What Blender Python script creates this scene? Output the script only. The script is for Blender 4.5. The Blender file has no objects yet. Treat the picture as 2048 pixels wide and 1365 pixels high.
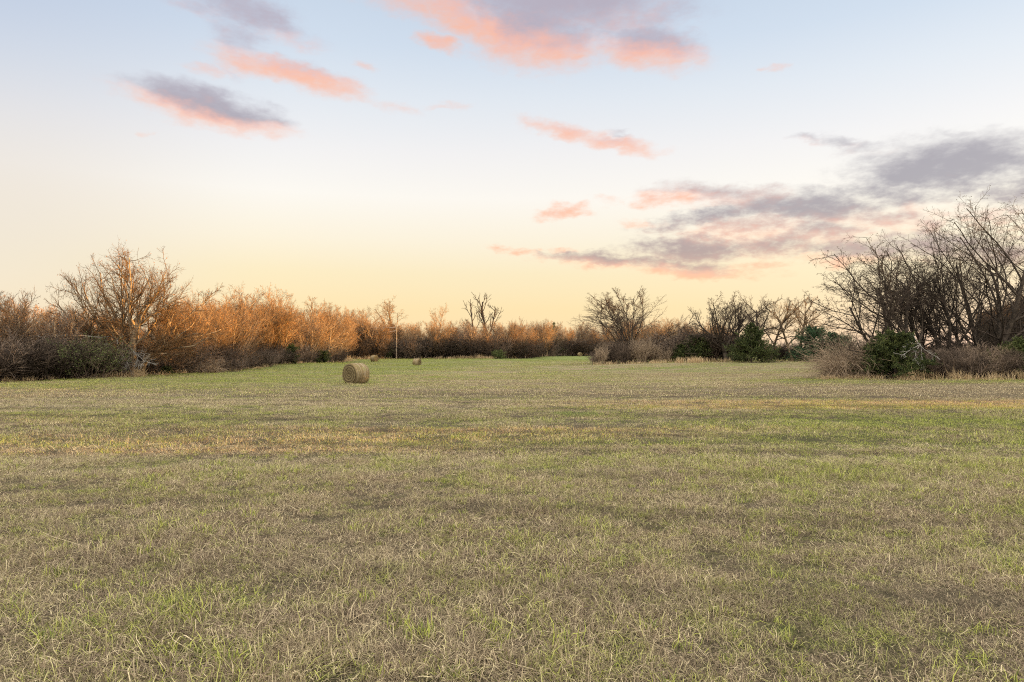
import bpy, math, random
import numpy as np

# ------------------------------------------------------------------ camera, sky, sun
scene = bpy.context.scene
ROOT = scene.collection
F = 1365.0            # focal length in photo pixels (24 mm on a 36 mm wide sensor)
HZ = 714.0            # photo row of the level horizon
CAM_H = 1.96
cam_d = bpy.data.cameras.new("camera")
cam = bpy.data.objects.new("camera", cam_d)
ROOT.objects.link(cam)
cam_d.sensor_width = 36.0
cam_d.lens = 24.0
cam_d.shift_y = (HZ - 682.5) / 2048.0
cam_d.clip_start = 0.05
cam_d.clip_end = 12000
cam.location = (0, 0, CAM_H)
cam.rotation_euler = (math.radians(90), 0, 0)
scene.camera = cam
scene.view_settings.view_transform = 'Standard'
scene.view_settings.look = 'None'
scene.view_settings.gamma = 1.0
scene.view_settings.exposure = 1.9
scene.view_settings.use_curve_mapping = False
scene.cycles.use_denoising = False      # the denoiser smears fine twigs and grass
scene.cycles.filter_width = 1.1
scene.cycles.max_bounces = 6
scene.cycles.diffuse_bounces = 3
scene.cycles.transparent_max_bounces = 4

SUN_EL = math.radians(4.5)
sun_d = bpy.data.lights.new("sun", 'SUN')
sun_d.energy = 5.0
sun_d.angle = math.radians(0.5)
sun_d.color = (1.0, 0.53, 0.15)
sun = bpy.data.objects.new("sun", sun_d)
sun.rotation_euler = (0, math.radians(90) - SUN_EL, 0)      # light travels towards -X
sun.location = (60, 0, 40)
ROOT.objects.link(sun)


def s2l(c):
    return tuple(((v / 255.0) / 12.92 if v / 255.0 < 0.04045 else ((v / 255.0 + 0.055) / 1.055) ** 2.4) for v in c)


class NT:
    """small helper for building node trees"""
    def __init__(self, tree):
        self.t = tree
        self.n = tree.nodes
        self.l = tree.links

    def new(self, kind, **kw):
        nd = self.n.new(kind)
        for k, v in kw.items():
            setattr(nd, k, v)
        return nd

    def put(self, sock, v):
        if isinstance(v, bpy.types.NodeSocket):
            self.l.new(v, sock)
        else:
            if sock.type == 'RGBA' and len(v) == 3:
                v = (*v, 1)
            sock.default_value = v

    def math(self, op, a, b=0.0, c=0.0, clamp=False):
        nd = self.new('ShaderNodeMath', operation=op, use_clamp=clamp)
        self.put(nd.inputs[0], a); self.put(nd.inputs[1], b); self.put(nd.inputs[2], c)
        return nd.outputs[0]

    def vmath(self, op, a, b=(0, 0, 0)):
        nd = self.new('ShaderNodeVectorMath', operation=op)
        self.put(nd.inputs[0], a); self.put(nd.inputs[1], b)
        return nd.outputs['Value'] if op in ('LENGTH', 'DOT_PRODUCT') else nd.outputs[0]

    def rng(self, v, a, b, c=0.0, d=1.0, smooth=True):
        nd = self.new('ShaderNodeMapRange', interpolation_type='SMOOTHSTEP' if smooth else 'LINEAR')
        nd.clamp = True
        for i, x in enumerate((v, a, b, c, d)):
            self.put(nd.inputs[i], x)
        return nd.outputs[0]

    def noise(self, vec, scale, detail=3.0, rough=0.55, out=0, lac=2.0):
        nd = self.new('ShaderNodeTexNoise')
        if vec is not None:
            self.put(nd.inputs['Vector'], vec)
        nd.inputs['Scale'].default_value = scale
        nd.inputs['Detail'].default_value = detail
        nd.inputs['Roughness'].default_value = rough
        nd.inputs['Lacunarity'].default_value = lac
        return nd.outputs[out]

    def mix(self, f, a, b, mode='MIX'):
        nd = self.new('ShaderNodeMix', data_type='RGBA', blend_type=mode)
        self.put(nd.inputs[0], f); self.put(nd.inputs[6], a); self.put(nd.inputs[7], b)
        return nd.outputs[2]

    def ramp(self, v, stops, mode='LINEAR'):
        nd = self.new('ShaderNodeValToRGB')
        cr = nd.color_ramp
        cr.interpolation = mode
        while len(cr.elements) < len(stops):
            cr.elements.new(0.5)
        for e, (p, c) in zip(cr.elements, stops):
            e.position = p
            e.color = (*c, 1) if not isinstance(c, (int, float)) else (c, c, c, 1)
        self.put(nd.inputs[0], v)
        return nd.outputs[0]


def _comb(t, f):
    nd = t.new('ShaderNodeCombineXYZ')
    for i in range(3):
        t.put(nd.inputs[i], f)
    return nd.outputs[0]


def build_world():
    w = bpy.data.worlds.new("World")
    scene.world = w
    w.use_nodes = True
    t = NT(w.node_tree)
    t.n.clear()
    out = t.new('ShaderNodeOutputWorld')
    bg = t.new('ShaderNodeBackground')
    bg2 = t.new('ShaderNodeBackground')
    tc = t.new('ShaderNodeTexCoord')
    sep = t.new('ShaderNodeSeparateXYZ')
    t.put(sep.inputs[0], t.vmath('NORMALIZE', tc.outputs['Generated']))
    x, y, z = sep.outputs
    DEG = 180 / math.pi
    az = t.math('MULTIPLY', t.math('ARCTAN2', x, y), DEG)
    el = t.math('MULTIPLY', t.math('ARCSINE', z), DEG)
    # clear-sky colour by elevation, warmer and yellower towards the glow on the horizon
    e01 = t.math('DIVIDE', el, 90.0, clamp=True)
    want = [(0.0, (250, 217, 186)), (1.8, (253, 223, 175)), (4.0, (254, 229, 179)), (6.9, (253, 236, 196)), (9.5, (253, 243, 220)),
            (13.0, (253, 249, 241)), (16.5, (243, 242, 242)), (20.6, (226, 233, 241)), (24.2, (209, 222, 237)), (27.5, (199, 214, 232)), (45.0, (170, 190, 224)), (90.0, (140, 165, 212))]
    NE = [0, 1.4, 4.7, 9, 13, 17, 20.6, 24.2, 27.5, 90]             # what the Sky Texture already adds, by elevation
    NV = [(.24, .16, .05), (.258, .181, .05), (.275, .283, .162), (.205, .254, .212), (.156, .212, .212), (.13, .181, .198), (.109, .156, .184), (.098, .141, .171), (.087, .127, .159), (.05, .08, .1)]
    def less(p, c):
        c = s2l(c)
        return tuple(max(0.0, c[k] - 0.6 * float(np.interp(p, NE, [v[k] for v in NV]))) for k in range(3))
    clear = t.ramp(e01, [(p / 90.0, less(p, c)) for p, c in want])
    # right part of the low sky is pinker, far left is duller
    right = t.math('MULTIPLY', t.rng(az, 8, 40), t.rng(el, 9, 0))
    clear = t.mix(t.math('MULTIPLY', right, 0.8), clear, less(3.0, (252, 219, 200)))
    left = t.math('MULTIPLY', t.rng(az, -18, -39), t.rng(el, 26, 8))
    clear = t.mix(t.math('MULTIPLY', left, 0.85), clear, less(10.0, (233, 222, 209)))
    corner = t.math('MULTIPLY', t.rng(az, -14, -44), t.rng(el, 10, 26))
    clear = t.mix(t.math('MULTIPLY', corner, 0.85), clear, less(22.0, (184, 196, 218)))
    # the sky behind the camera, away from the glow: pale blue over a mauve band
    back = t.rng(y, 0.25, -0.5)
    bstops = [(0.0, (190, 170, 190)), (8.0, (228, 190, 190)), (16.0, (205, 200, 222)), (35.0, (165, 185, 225)), (90.0, (120, 150, 205))]
    backc = t.ramp(e01, [(p / 90.0, s2l(c)) for p, c in bstops])
    clear = t.mix(back, clear, backc)

    # clouds: soft ellipses in azimuth / elevation, broken by noise
    comb = t.new('ShaderNodeCombineXYZ')
    t.put(comb.inputs[0], az); t.put(comb.inputs[1], el)
    vec = comb.outputs[0]
    stretch = t.vmath('MULTIPLY', vec, (0.55, 1.15, 1.0))
    w1 = t.vmath('SUBTRACT', t.noise(stretch, 0.22, 2.0, 0.5, out=1), (0.5, 0.5, 0.5))
    w2 = t.vmath('SUBTRACT', t.noise(stretch, 0.9, 3.0, 0.6, out=1), (0.5, 0.5, 0.5))
    p = t.vmath('ADD', vec, t.vmath('MULTIPLY', w1, (3.6, 1.8, 0)))
    p = t.vmath('ADD', p, t.vmath('MULTIPLY', w2, (3.0, 1.3, 0)))
    # px, py, half width, half height, tilt down to the right (deg), strength, pink base, pink towards the lower edge
    C = [
        (500, 25, 135, 46, 24, 0.95, 0.10, 0.05), (480, 95, 75, 70, 30, 0.62, 0.12, 0.1),
        (575, 72, 70, 26, 18, 0.6, 0.35, 0.2), (400, 20, 70, 22, 15, 0.6, 0.2, 0.1),
        (585, 150, 165, 27, 14, 1.05, 0.85, 0.6), (520, 122, 60, 20, 10, 0.7, 0.2, 0.3), (412, 143, 55, 16, 10, 0.5, 0.6, 0.2),
        (418, 218, 175, 36, 13, 1.15, 0.30, 1.0), (360, 190, 90, 20, 6, 0.85, 0.05, 0.6),
        (1120, 8, 265, 72, 2, 1.1, 0.02, 0.3), (1065, 62, 165, 82, 8, 1.15, 0.30, 0.9), (950, 42, 140, 50, 22, 0.95, 0.8, 0.4),
        (820, 12, 140, 36, 12, 0.72, 0.85, 0.2), (860, 20, 40, 20, 10, 0.5, 0.3, 0.2), (1290, 92, 125, 52, 6, 1.05, 0.40, 0.9), (1330, 70, 60, 30, 0, 0.6, 0.2, 0.4),
        (1240, 20, 110, 40, -10, 0.8, 0.2, 0.3), (1345, 122, 70, 16, 6, 0.7, 0.95, 0.3),
        (875, 85, 52, 18, 10, 0.85, 0.9, 0.2), (735, 138, 32, 10, 15, 0.6, 0.95, 0.0), (1155, 120, 34, 12, 3, 0.75, 0.9, -0.4),
        (1548, 137, 34, 10, 0, 0.55, 0.95, 0.0), (790, 213, 70, 14, 14, 0.42, 1.0, 0.0), (900, 215, 60, 10, -4, 0.38, 1.0, 0.0), (270, 262, 24, 8, 0, 0.42, 1.0, 0.0),
        (1130, 258, 90, 20, 10, 0.85, 0.80, 0.3), (1235, 283, 105, 18, 8, 0.85, 0.75, 0.3), (1245, 268, 50, 10, 12, 0.6, 0.1, 0.2),
        (1960, 322, 210, 56, -2, 1.15, 0.0, 0.05), (1850, 350, 190, 46, 0, 1.05, 0.0, 0.1), (1790, 385, 150, 30, 4, 0.95, 0.0, 0.15), (1920, 272, 70, 16, 3, 0.6, 0.0, 0.0), (2040, 380, 120, 40, 0, 0.9, 0.0, 0.0),
        (1620, 274, 48, 11, 5, 0.66, 0.2, 0.2), (1690, 285, 64, 14, 5, 0.7, 0.1, 0.1), (1740, 300, 90, 16, 0, 0.6, 0.1, 0.1),
        (1440, 388, 160, 26, 2, 0.85, 0.35, 0.2), (1340, 395, 80, 17, 0, 0.75, 0.85, 0.1), (1560, 412, 180, 36, 3, 0.95, 0.05, 0.25), (1660, 410, 130, 40, 5, 1.0, 0.0, 0.2),
        (1400, 435, 140, 20, -6, 0.9, 0.12, 0.2), (1500, 455, 140, 32, 0, 0.88, 0.5, 0.3), (1640, 465, 140, 32, 0, 0.85, 0.35, 0.3),
        (1400, 495, 160, 34, -4, 1.0, 0.12, 0.25), (1550, 485, 130, 32, -5, 0.95, 0.2, 0.3), (1760, 440, 160, 28, 5, 0.78, 0.4, 0.2), (1720, 505, 210, 28, 0, 1.0, 0.1, 0.3), (1880, 495, 220, 38, 0, 0.9, 0.1, 0.2), (1900, 430, 170, 24, 3, 0.62, 0.5, 0.2),
        (1270, 522, 245, 17, 3, 1.05, 0.35, 0.55), (1370, 540, 170, 16, 4, 1.0, 0.75, 0.3), (1520, 532, 70, 11, 0, 0.7, 0.85, 0.1), (1680, 525, 150, 13, 0, 0.85, 0.8, 0.1),
        (1130, 420, 62, 15, -10, 0.85, 0.90, 0.1), (1215, 400, 55, 12, 0, 0.45, 0.85, 0.0), (1280, 440, 50, 10, 3, 0.5, 0.8, 0.1), (1020, 506, 44, 9, 0, 0.95, 0.95, 0.0), (1110, 498, 55, 7, 0, 0.5, 0.8, 0.0),
    ]
    acc = None
    for ci, (px, py, hw, hh, tilt, st, pb, pk) in enumerate(C):
        if ci and ci % 6 == 0:      # makes the node compiler finish one batch before the next (its stack is small)
            p = t.vmath('ADD', p, t.vmath('MULTIPLY', acc, (1e-6, 1e-6, 0)))
        u, v = (px - 1024) / F, (HZ - py) / F
        a = math.atan(u)
        e = math.atan(v * math.cos(a))
        kx = math.cos(a) ** 2 * DEG / F
        ky = math.cos(a) * math.cos(e) ** 2 * DEG / F
        mp = t.new('ShaderNodeMapping', vector_type='TEXTURE')
        t.put(mp.inputs[0], p)
        mp.inputs[1].default_value = (a * DEG, e * DEG, 0)
        mp.inputs[2].default_value = (0, 0, -math.radians(tilt) - math.atan(math.tan(e) * math.sin(a)))
        mp.inputs[3].default_value = (hw * kx * 1.25, hh * ky * 1.35, 1)
        r = t.vmath('LENGTH', mp.outputs[0])
        d = t.rng(r, 1.3, 0.0, 0.0, st)
        s = t.new('ShaderNodeSeparateXYZ')
        t.put(s.inputs[0], mp.outputs[0])
        pinkv = t.math('MULTIPLY_ADD', s.outputs[1], -pk * 1.3, pb, clamp=True)
        cb = t.new('ShaderNodeCombineXYZ')
        t.put(cb.inputs[0], d); t.put(cb.inputs[1], t.math('MULTIPLY', d, pinkv))
        acc = cb.outputs[0] if acc is None else t.vmath('MAXIMUM', acc, cb.outputs[0])
    sa = t.new('ShaderNodeSeparateXYZ')
    t.put(sa.inputs[0], acc)
    D = sa.outputs[0]
    pink = t.math('DIVIDE', sa.outputs[1], t.math('MAXIMUM', D, 0.001), clamp=True)
    n1 = t.noise(stretch, 0.42, 8.0, 0.62)
    n2 = t.noise(t.vmath('ADD', stretch, (17, 5, 0)), 1.5, 4.0, 0.6)
    nn = t.math('ADD', t.math('MULTIPLY', t.math('SUBTRACT', n1, 0.5), 1.35), t.math('MULTIPLY', t.math('SUBTRACT', n2, 0.5), t.rng(el, 18, 8, 0.8, 1.1)))
    broken = t.math('MULTIPLY_ADD', nn, t.rng(el, 16, 9, 0.6, 1.3), D)
    dens = t.math('MULTIPLY', t.rng(broken, 0.08, 1.15), t.rng(D, 0.0, 0.35))
    pink = t.math('ADD', pink, t.math('MULTIPLY', t.math('SUBTRACT', n2, 0.5), 0.5), clamp=True)
    thin = t.rng(dens, 0.75, 0.25)                                  # thin edges take on the warm glow
    pink = t.math('MULTIPLY_ADD', thin, t.math('MULTIPLY', pink, 0.45), pink, clamp=True)
    grey = t.mix(t.rng(el, 14, 24), t.mix(t.rng(el, 7, 13), s2l((176, 152, 155)), s2l((163, 158, 167))), s2l((188, 181, 192)))
    rose = t.mix(t.rng(el, 6, 22), s2l((238, 184, 168)), s2l((250, 192, 172)))
    hot = t.mix(t.rng(pink, 0.55, 1.0), rose, s2l((255, 194, 164)))
    ccol = t.mix(t.rng(pink, 0.05, 0.8), grey, hot)
    skyc = t.mix(t.math('MULTIPLY', dens, 0.93), clear, t.vmath('SUBTRACT', ccol, (0.085, 0.115, 0.115)))
    # the high sky and the sky behind: brightened out of view as added fill light
    sky_fill = t.math('MAXIMUM', t.rng(el, 31, 52), t.math('MULTIPLY', t.rng(y, 0.15, -0.35), t.rng(el, 2, 14)))
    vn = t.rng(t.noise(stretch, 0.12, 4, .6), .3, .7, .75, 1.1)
    skyc = t.mix(sky_fill, skyc, t.vmath('MULTIPLY', (3.05, 2.88, 2.55), _comb(t, vn)))
    below = t.rng(el, 0.0, -2.0)
    skyc = t.mix(below, skyc, (0.12, 0.10, 0.07))
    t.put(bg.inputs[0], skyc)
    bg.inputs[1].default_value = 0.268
    st = t.new('ShaderNodeTexSky', sky_type='NISHITA')
    st.sun_disc = False
    st.sun_elevation = SUN_EL
    st.sun_rotation = math.radians(90)
    st.air_density = 1.0
    st.dust_density = 1.0
    t.put(bg2.inputs[0], st.outputs[0])
    bg2.inputs[1].default_value = 0.0212
    add = t.new('ShaderNodeAddShader')
    t.l.new(bg.outputs[0], add.inputs[0]); t.l.new(bg2.outputs[0], add.inputs[1])
    t.l.new(add.outputs[0], out.inputs[0])
    w.cycles.sampling_method = 'MANUAL'
    w.cycles.sample_map_resolution = 512


build_world()

# ------------------------------------------------------------------ helpers
def at(px, depth):
    """world x of a photo column at a depth"""
    return (px - 1024) / F * depth


TP = [(712, 769, 48.75), (834, 734, 136), (749, 725, 155), (793, 718, 180), (690, 718, 165), (600, 726, 112), (430, 745, 75),
      (240, 752, 60), (0, 765, 52), (-80, 768, 50), (950, 717, 182), (1100, 713, 230), (1160, 710.5, 300), (1260, 727, 95), (1400, 723, 93),
      (1600, 722, 92), (1720, 746, 60), (1850, 757, 52), (2040, 761, 50), (900, 740, 105), (1000, 730, 125), (1100, 745, 80),
      (500, 768, 49), (1400, 760, 58), (1300, 800, 31), (700, 830, 23), (1060, 722, 165),
      (300, 716, 160), (0, 716, 130), (1900, 714, 150), (1600, 708, 190), (1500, 706, 300)]
_tx = np.array([at(a, c) for a, b, c in TP]); _ty = np.array([c for a, b, c in TP])
_tz = np.array([CAM_H - (b - HZ) / F * c for a, b, c in TP])
_nx, _ny = [g.ravel() for g in np.meshgrid(np.linspace(-60, 60, 7), np.linspace(-40, 26, 4))]
_tx = np.r_[_tx, _nx, [500, -500, 0, 800, -800]]; _ty = np.r_[_ty, _ny, [600, 600, 700, 1500, 1500]]
_tz = np.r_[_tz, 0 * _nx, [3, 3, 3.5, 4, 4]]


def ground_z(x, y):
    x = np.atleast_1d(np.asarray(x, float)); y = np.atleast_1d(np.asarray(y, float))
    num = np.zeros_like(x); den = np.zeros_like(x)
    for a, b, c in zip(_tx, _ty, _tz):
        d2 = (x - a) ** 2 + (y - b) ** 2
        w = 1.0 / (d2 + (6 + 0.05 * max(b, 0)) ** 2) ** 1.8
        num += w * c; den += w
    return num / den


def gz(x, y):
    return float(ground_z(x, y)[0])


class Geo:
    """collects tubes and small faces; builds ONE mesh"""
    def __init__(self):
        self.v = []; self.q = []; self.t = []; self.qm = []; self.tm = []; self.n = 0; self.s = []

    def add(self, v, q=None, t=None, m=0, shade=None):
        v = np.asarray(v, float).reshape(-1, 3)
        if q is not None and len(q):
            q = np.asarray(q) + self.n
            self.q.append(q); self.qm.append(np.full(len(q), m))
        if t is not None and len(t):
            t = np.asarray(t) + self.n
            self.t.append(t); self.tm.append(np.full(len(t), m))
        self.v.append(v); self.n += len(v)
        self.s.append(np.zeros(len(v)) if shade is None else np.asarray(shade, float))

    def tubes(self, P, R, k=3, m=0):
        P = np.asarray(P, float); R = np.asarray(R, float)
        B, n, _ = P.shape
        T = np.empty_like(P)
        T[:, 1:-1] = P[:, 2:] - P[:, :-2] if n > 2 else T[:, 1:-1]
        T[:, 0] = P[:, 1] - P[:, 0]; T[:, -1] = P[:, -1] - P[:, -2]
        T /= np.linalg.norm(T, axis=2, keepdims=True) + 1e-9
        ref = np.where(np.abs(T[:, :1, 2:3]) > 0.8, np.array([[[1.0, 0, 0]]]), np.array([[[0, 0, 1.0]]]))
        ref = np.broadcast_to(ref, T.shape)
        N = np.cross(T, ref); N /= np.linalg.norm(N, axis=2, keepdims=True) + 1e-9
        Bn = np.cross(T, N)
        a = np.arange(k) * 2 * math.pi / k
        V = P[:, :, None, :] + R[:, :, None, None] * (np.cos(a)[None, None, :, None] * N[:, :, None, :] + np.sin(a)[None, None, :, None] * Bn[:, :, None, :])
        i = np.arange(n - 1)[:, None]; j = np.arange(k)[None, :]; j2 = (j + 1) % k
        q = np.stack(np.broadcast_arrays(i * k + j, i * k + j2, (i + 1) * k + j2, (i + 1) * k + j), -1).reshape(-1, 4)
        q = (q[None] + (np.arange(B) * n * k)[:, None, None]).reshape(-1, 4)
        self.add(V, q, m=m)

    def leaves(self, C, A, S, m=1, shade=None):
        """one quad per centre: A long half axis, S short half axis"""
        V = np.stack([C - A, C + S, C + A, C - S], 1)
        q = np.arange(len(C) * 4).reshape(-1, 4)
        self.add(V, q, m=m, shade=None if shade is None else np.repeat(shade, 4))

    def mesh(self, name, mats, smooth=False, shade=False):
        me = bpy.data.meshes.new(name)
        v = np.concatenate(self.v) if self.v else np.zeros((0, 3))
        q = np.concatenate(self.q) if self.q else np.zeros((0, 4), int)
        t = np.concatenate(self.t) if self.t else np.zeros((0, 3), int)
        me.vertices.add(len(v)); me.vertices.foreach_set('co', v.astype(np.float32).ravel())
        loops = np.concatenate([q.ravel(), t.ravel()]).astype(np.int32)
        me.loops.add(len(loops)); me.loops.foreach_set('vertex_index', loops)
        me.polygons.add(len(q) + len(t))
        starts = np.concatenate([np.arange(len(q)) * 4, len(q) * 4 + np.arange(len(t)) * 3]).astype(np.int32)
        me.polygons.foreach_set('loop_start', starts)
        mi = np.concatenate(self.qm + self.tm).astype(np.int32) if (self.qm or self.tm) else np.zeros(0, np.int32)
        for m in (mats if isinstance(mats, (list, tuple)) else [mats]):
            me.materials.append(m)
        me.polygons.foreach_set('material_index', mi)
        if smooth:
            me.polygons.foreach_set('use_smooth', np.ones(len(mi), bool))
        if shade:
            at_ = me.attributes.new('shade', 'FLOAT', 'POINT')
            at_.data.foreach_set('value', np.concatenate(self.s).astype(np.float32))
        me.update(calc_edges=True)
        return me


def link(name, me, parent=None, loc=None):
    o = bpy.data.objects.new(name, me)
    ROOT.objects.link(o)
    if parent is not None:
        o.parent = parent
    if loc is not None:
        o.location = loc
    return o


def tag(o, label, cat, group=None, kind=None):
    o['label'] = label; o['category'] = cat
    if group:
        o['group'] = group
    if kind:
        o['kind'] = kind
    return o


# ------------------------------------------------------------------ materials
def principled(name, rough=0.9, spec=0.15):
    m = bpy.data.materials.new(name)
    m.use_nodes = True
    t = NT(m.node_tree)
    b = t.n['Principled BSDF']
    b.inputs['Roughness'].default_value = rough
    b.inputs['Specular IOR Level'].default_value = spec
    return m, t, b


def bark(name, dark, light, var=0.35, scale=3.0):
    m, t, b = principled(name)
    geo = t.new('ShaderNodeNewGeometry'); oi = t.new('ShaderNodeObjectInfo')
    n = t.noise(geo.outputs['Position'], scale, 4, 0.65)
    c = t.mix(t.rng(n, 0.33, 0.68), dark, light)
    f = t.math('MULTIPLY_ADD', oi.outputs['Random'], var * 2, 1 - var)
    c = t.mix(1.0, c, t.vmath('MULTIPLY', (1, 1, 1), _comb(t, f)), 'MULTIPLY')
    t.put(b.inputs['Base Color'], c)
    return m


def leafmat(name, a, b_, transl=0.25, scale=0.8):
    m, t, b = principled(name, 0.8, 0.2)
    geo = t.new('ShaderNodeNewGeometry')
    n = t.noise(geo.outputs['Position'], scale, 3, 0.6)
    wn = t.new('ShaderNodeTexWhiteNoise', noise_dimensions='3D')
    t.put(wn.inputs[0], t.vmath('MULTIPLY', geo.outputs['Position'], (7, 7, 7)))
    f = t.math('ADD', t.math('MULTIPLY', n, 1.2), t.math('MULTIPLY', t.math('SUBTRACT', geo.outputs['Random Per Island'], 0.5), 0.7))
    c = t.mix(t.rng(f, 0.3, 0.95), a, b_)
    t.put(b.inputs['Base Color'], c)
    tr = t.new('ShaderNodeBsdfTranslucent'); t.put(tr.inputs[0], c)
    mx = t.new('ShaderNodeMixShader'); mx.inputs[0].default_value = transl
    t.l.new(b.outputs[0], mx.inputs[1]); t.l.new(tr.outputs[0], mx.inputs[2])
    t.l.new(mx.outputs[0], t.n['Material Output'].inputs[0])
    return m


M_BARK_WARM = bark('bark_warm', (0.11, 0.08, 0.055), (0.36, 0.265, 0.165))
M_TWIG_WARM = bark('twig_warm', (0.075, 0.047, 0.028), (0.33, 0.20, 0.095), 0.5, 1.8)
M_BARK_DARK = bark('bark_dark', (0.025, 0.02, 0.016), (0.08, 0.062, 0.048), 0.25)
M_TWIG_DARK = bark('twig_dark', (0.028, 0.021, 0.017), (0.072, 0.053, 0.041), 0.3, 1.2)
M_TWIG_BRUSH = bark('twig_brush', (0.06, 0.045, 0.036), (0.19, 0.14, 0.105), 0.45, 1.0)
M_DEADWOOD = bark('deadwood', (0.17, 0.155, 0.14), (0.36, 0.34, 0.31), 0.1)
M_BRIAR = bark('briar_cane', (0.17, 0.12, 0.085), (0.40, 0.305, 0.21), 0.15, 2.5)
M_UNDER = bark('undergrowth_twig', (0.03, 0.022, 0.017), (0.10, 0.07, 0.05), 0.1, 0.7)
M_DEADLEAF = leafmat('dead_leaf', (0.20, 0.085, 0.03), (0.42, 0.20, 0.065), 0.3)
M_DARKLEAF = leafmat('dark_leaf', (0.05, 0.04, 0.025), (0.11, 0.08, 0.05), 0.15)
M_CEDAR = leafmat('cedar_leaf', (0.015, 0.026, 0.009), (0.095, 0.11, 0.034), 0.12, 1.1)
M_CEDAR_BLUE = leafmat('cedar_leaf_deep', (0.018, 0.04, 0.02), (0.065, 0.115, 0.052), 0.12, 1.1)
M_PRIVET = leafmat('privet_leaf', (0.045, 0.065, 0.02), (0.15, 0.17, 0.06), 0.2, 0.9)
M_DRYGRASS = leafmat('dry_grass_blade', (0.34, 0.24, 0.13), (0.60, 0.46, 0.28), 0.3, 0.6)


def field_colour(t, pos):
    """greenness (0 dry .. 1 green) and dry-straw colour over the field"""
    sep = t.new('ShaderNodeSeparateXYZ'); t.put(sep.inputs[0], pos)
    x, y, z = sep.outputs
    flat = t.new('ShaderNodeCombineXYZ'); t.put(flat.inputs[0], x); t.put(flat.inputs[1], y)
    fp = flat.outputs[0]
    big = t.noise(fp, 0.11, 3, 0.55)
    patch = t.noise(fp, 0.65, 3, 0.6)
    tuft = t.noise(fp, 3.2, 2, 0.6)
    warp = t.vmath('MULTIPLY', t.vmath('SUBTRACT', t.noise(fp, 0.03, 2, out=1), (0.5, 0.5, 0.5)), (0, 10, 0))
    rows = t.noise(t.vmath('MULTIPLY', t.vmath('ADD', fp, warp), (0.018, 0.30, 0)), 1.0, 3, 0.6)
    rows2 = t.noise(t.vmath('MULTIPLY', t.vmath('ADD', fp, t.vmath('ADD', warp, (31, 7, 0))), (0.03, 0.42, 0)), 1.0, 3, 0.6)
    bias = t.ramp(t.math('DIVIDE', y, 200.0, clamp=True),
                  [(0.0, 0.43), (0.05, 0.43), (0.09, 0.48), (0.125, 0.38), (0.17, 0.32), (0.24, 0.44), (0.33, 0.52), (0.6, 0.62), (0.85, 0.66), (1.0, 0.85)])
    xr = t.math('MULTIPLY', t.rng(x, 0, 9), t.math('MULTIPLY', t.rng(y, 8, 13), t.rng(y, 27, 19)))
    xl = t.math('MULTIPLY', t.rng(x, -2, -18), t.rng(y, 30, 44))
    g = t.math('ADD', bias, t.math('MULTIPLY', xr, 0.20))
    g = t.math('ADD', g, t.math('MULTIPLY', xl, 0.22))
    farr = t.math('MULTIPLY', t.rng(x, 8, 22), t.math('MULTIPLY', t.rng(y, 28, 40), t.rng(y, 78, 60)))
    g = t.math('SUBTRACT', g, t.math('MULTIPLY', farr, 0.18))
    verge = t.math('MULTIPLY', t.rng(x, 14, 22), t.math('MULTIPLY', t.rng(y, 42, 46), t.rng(y, 56, 52)))
    g = t.math('ADD', g, t.math('MULTIPLY', verge, 0.3))
    clear = t.math('MULTIPLY', t.rng(y, 150, 190), t.rng(x, -25, 0))
    g = t.math('ADD', g, t.math('MULTIPLY', clear, 0.4))
    # one lush spot by the middle of the field
    spot = t.vmath('LENGTH', t.vmath('MULTIPLY', t.vmath('SUBTRACT', fp, (2.2, 23.2, 0)), (0.9, 0.65, 0)))
    g = t.math('ADD', g, t.rng(spot, 1.0, 0.4, 0.0, 0.4))
    wob = t.math('ADD', t.math('MULTIPLY', t.math('SUBTRACT', big, 0.5), 0.7), t.math('MULTIPLY', t.math('SUBTRACT', patch, 0.5), 0.9))
    wob = t.math('ADD', wob, t.math('MULTIPLY', t.math('SUBTRACT', rows, 0.5), t.rng(y, 8, 30, 0.3, 1.1)))
    g = t.math('ADD', g, wob)
    g = t.math('ADD', g, t.math('MULTIPLY', t.math('SUBTRACT', tuft, 0.5), t.rng(y, 15, 50, 0.9, 0.2)))
    # mowing passes: slightly bowed lines running across the field
    bow = t.math('MULTIPLY_ADD', t.math('SINE', t.math('MULTIPLY', x, 0.035)), 2.2, t.math('MULTIPLY_ADD', x, 0.06, y))
    bow = t.math('ADD', bow, t.math('MULTIPLY', t.math('SUBTRACT', t.noise(fp, 0.12, 2), 0.5), 2.4))
    pas = t.math('PINGPONG', bow, 1.45)
    mow = t.math('MULTIPLY', t.rng(pas, 0.5, 0.08), t.rng(t.noise(t.vmath('MULTIPLY', fp, (0.05, 0.22, 0)), 1.0, 2), 0.38, 0.62))
    lush = t.math('MAXIMUM', clear, t.rng(spot, 1.0, 0.4, 0.0, 0.8))
    return g, rows2, mow, fp, lush, y


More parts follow.
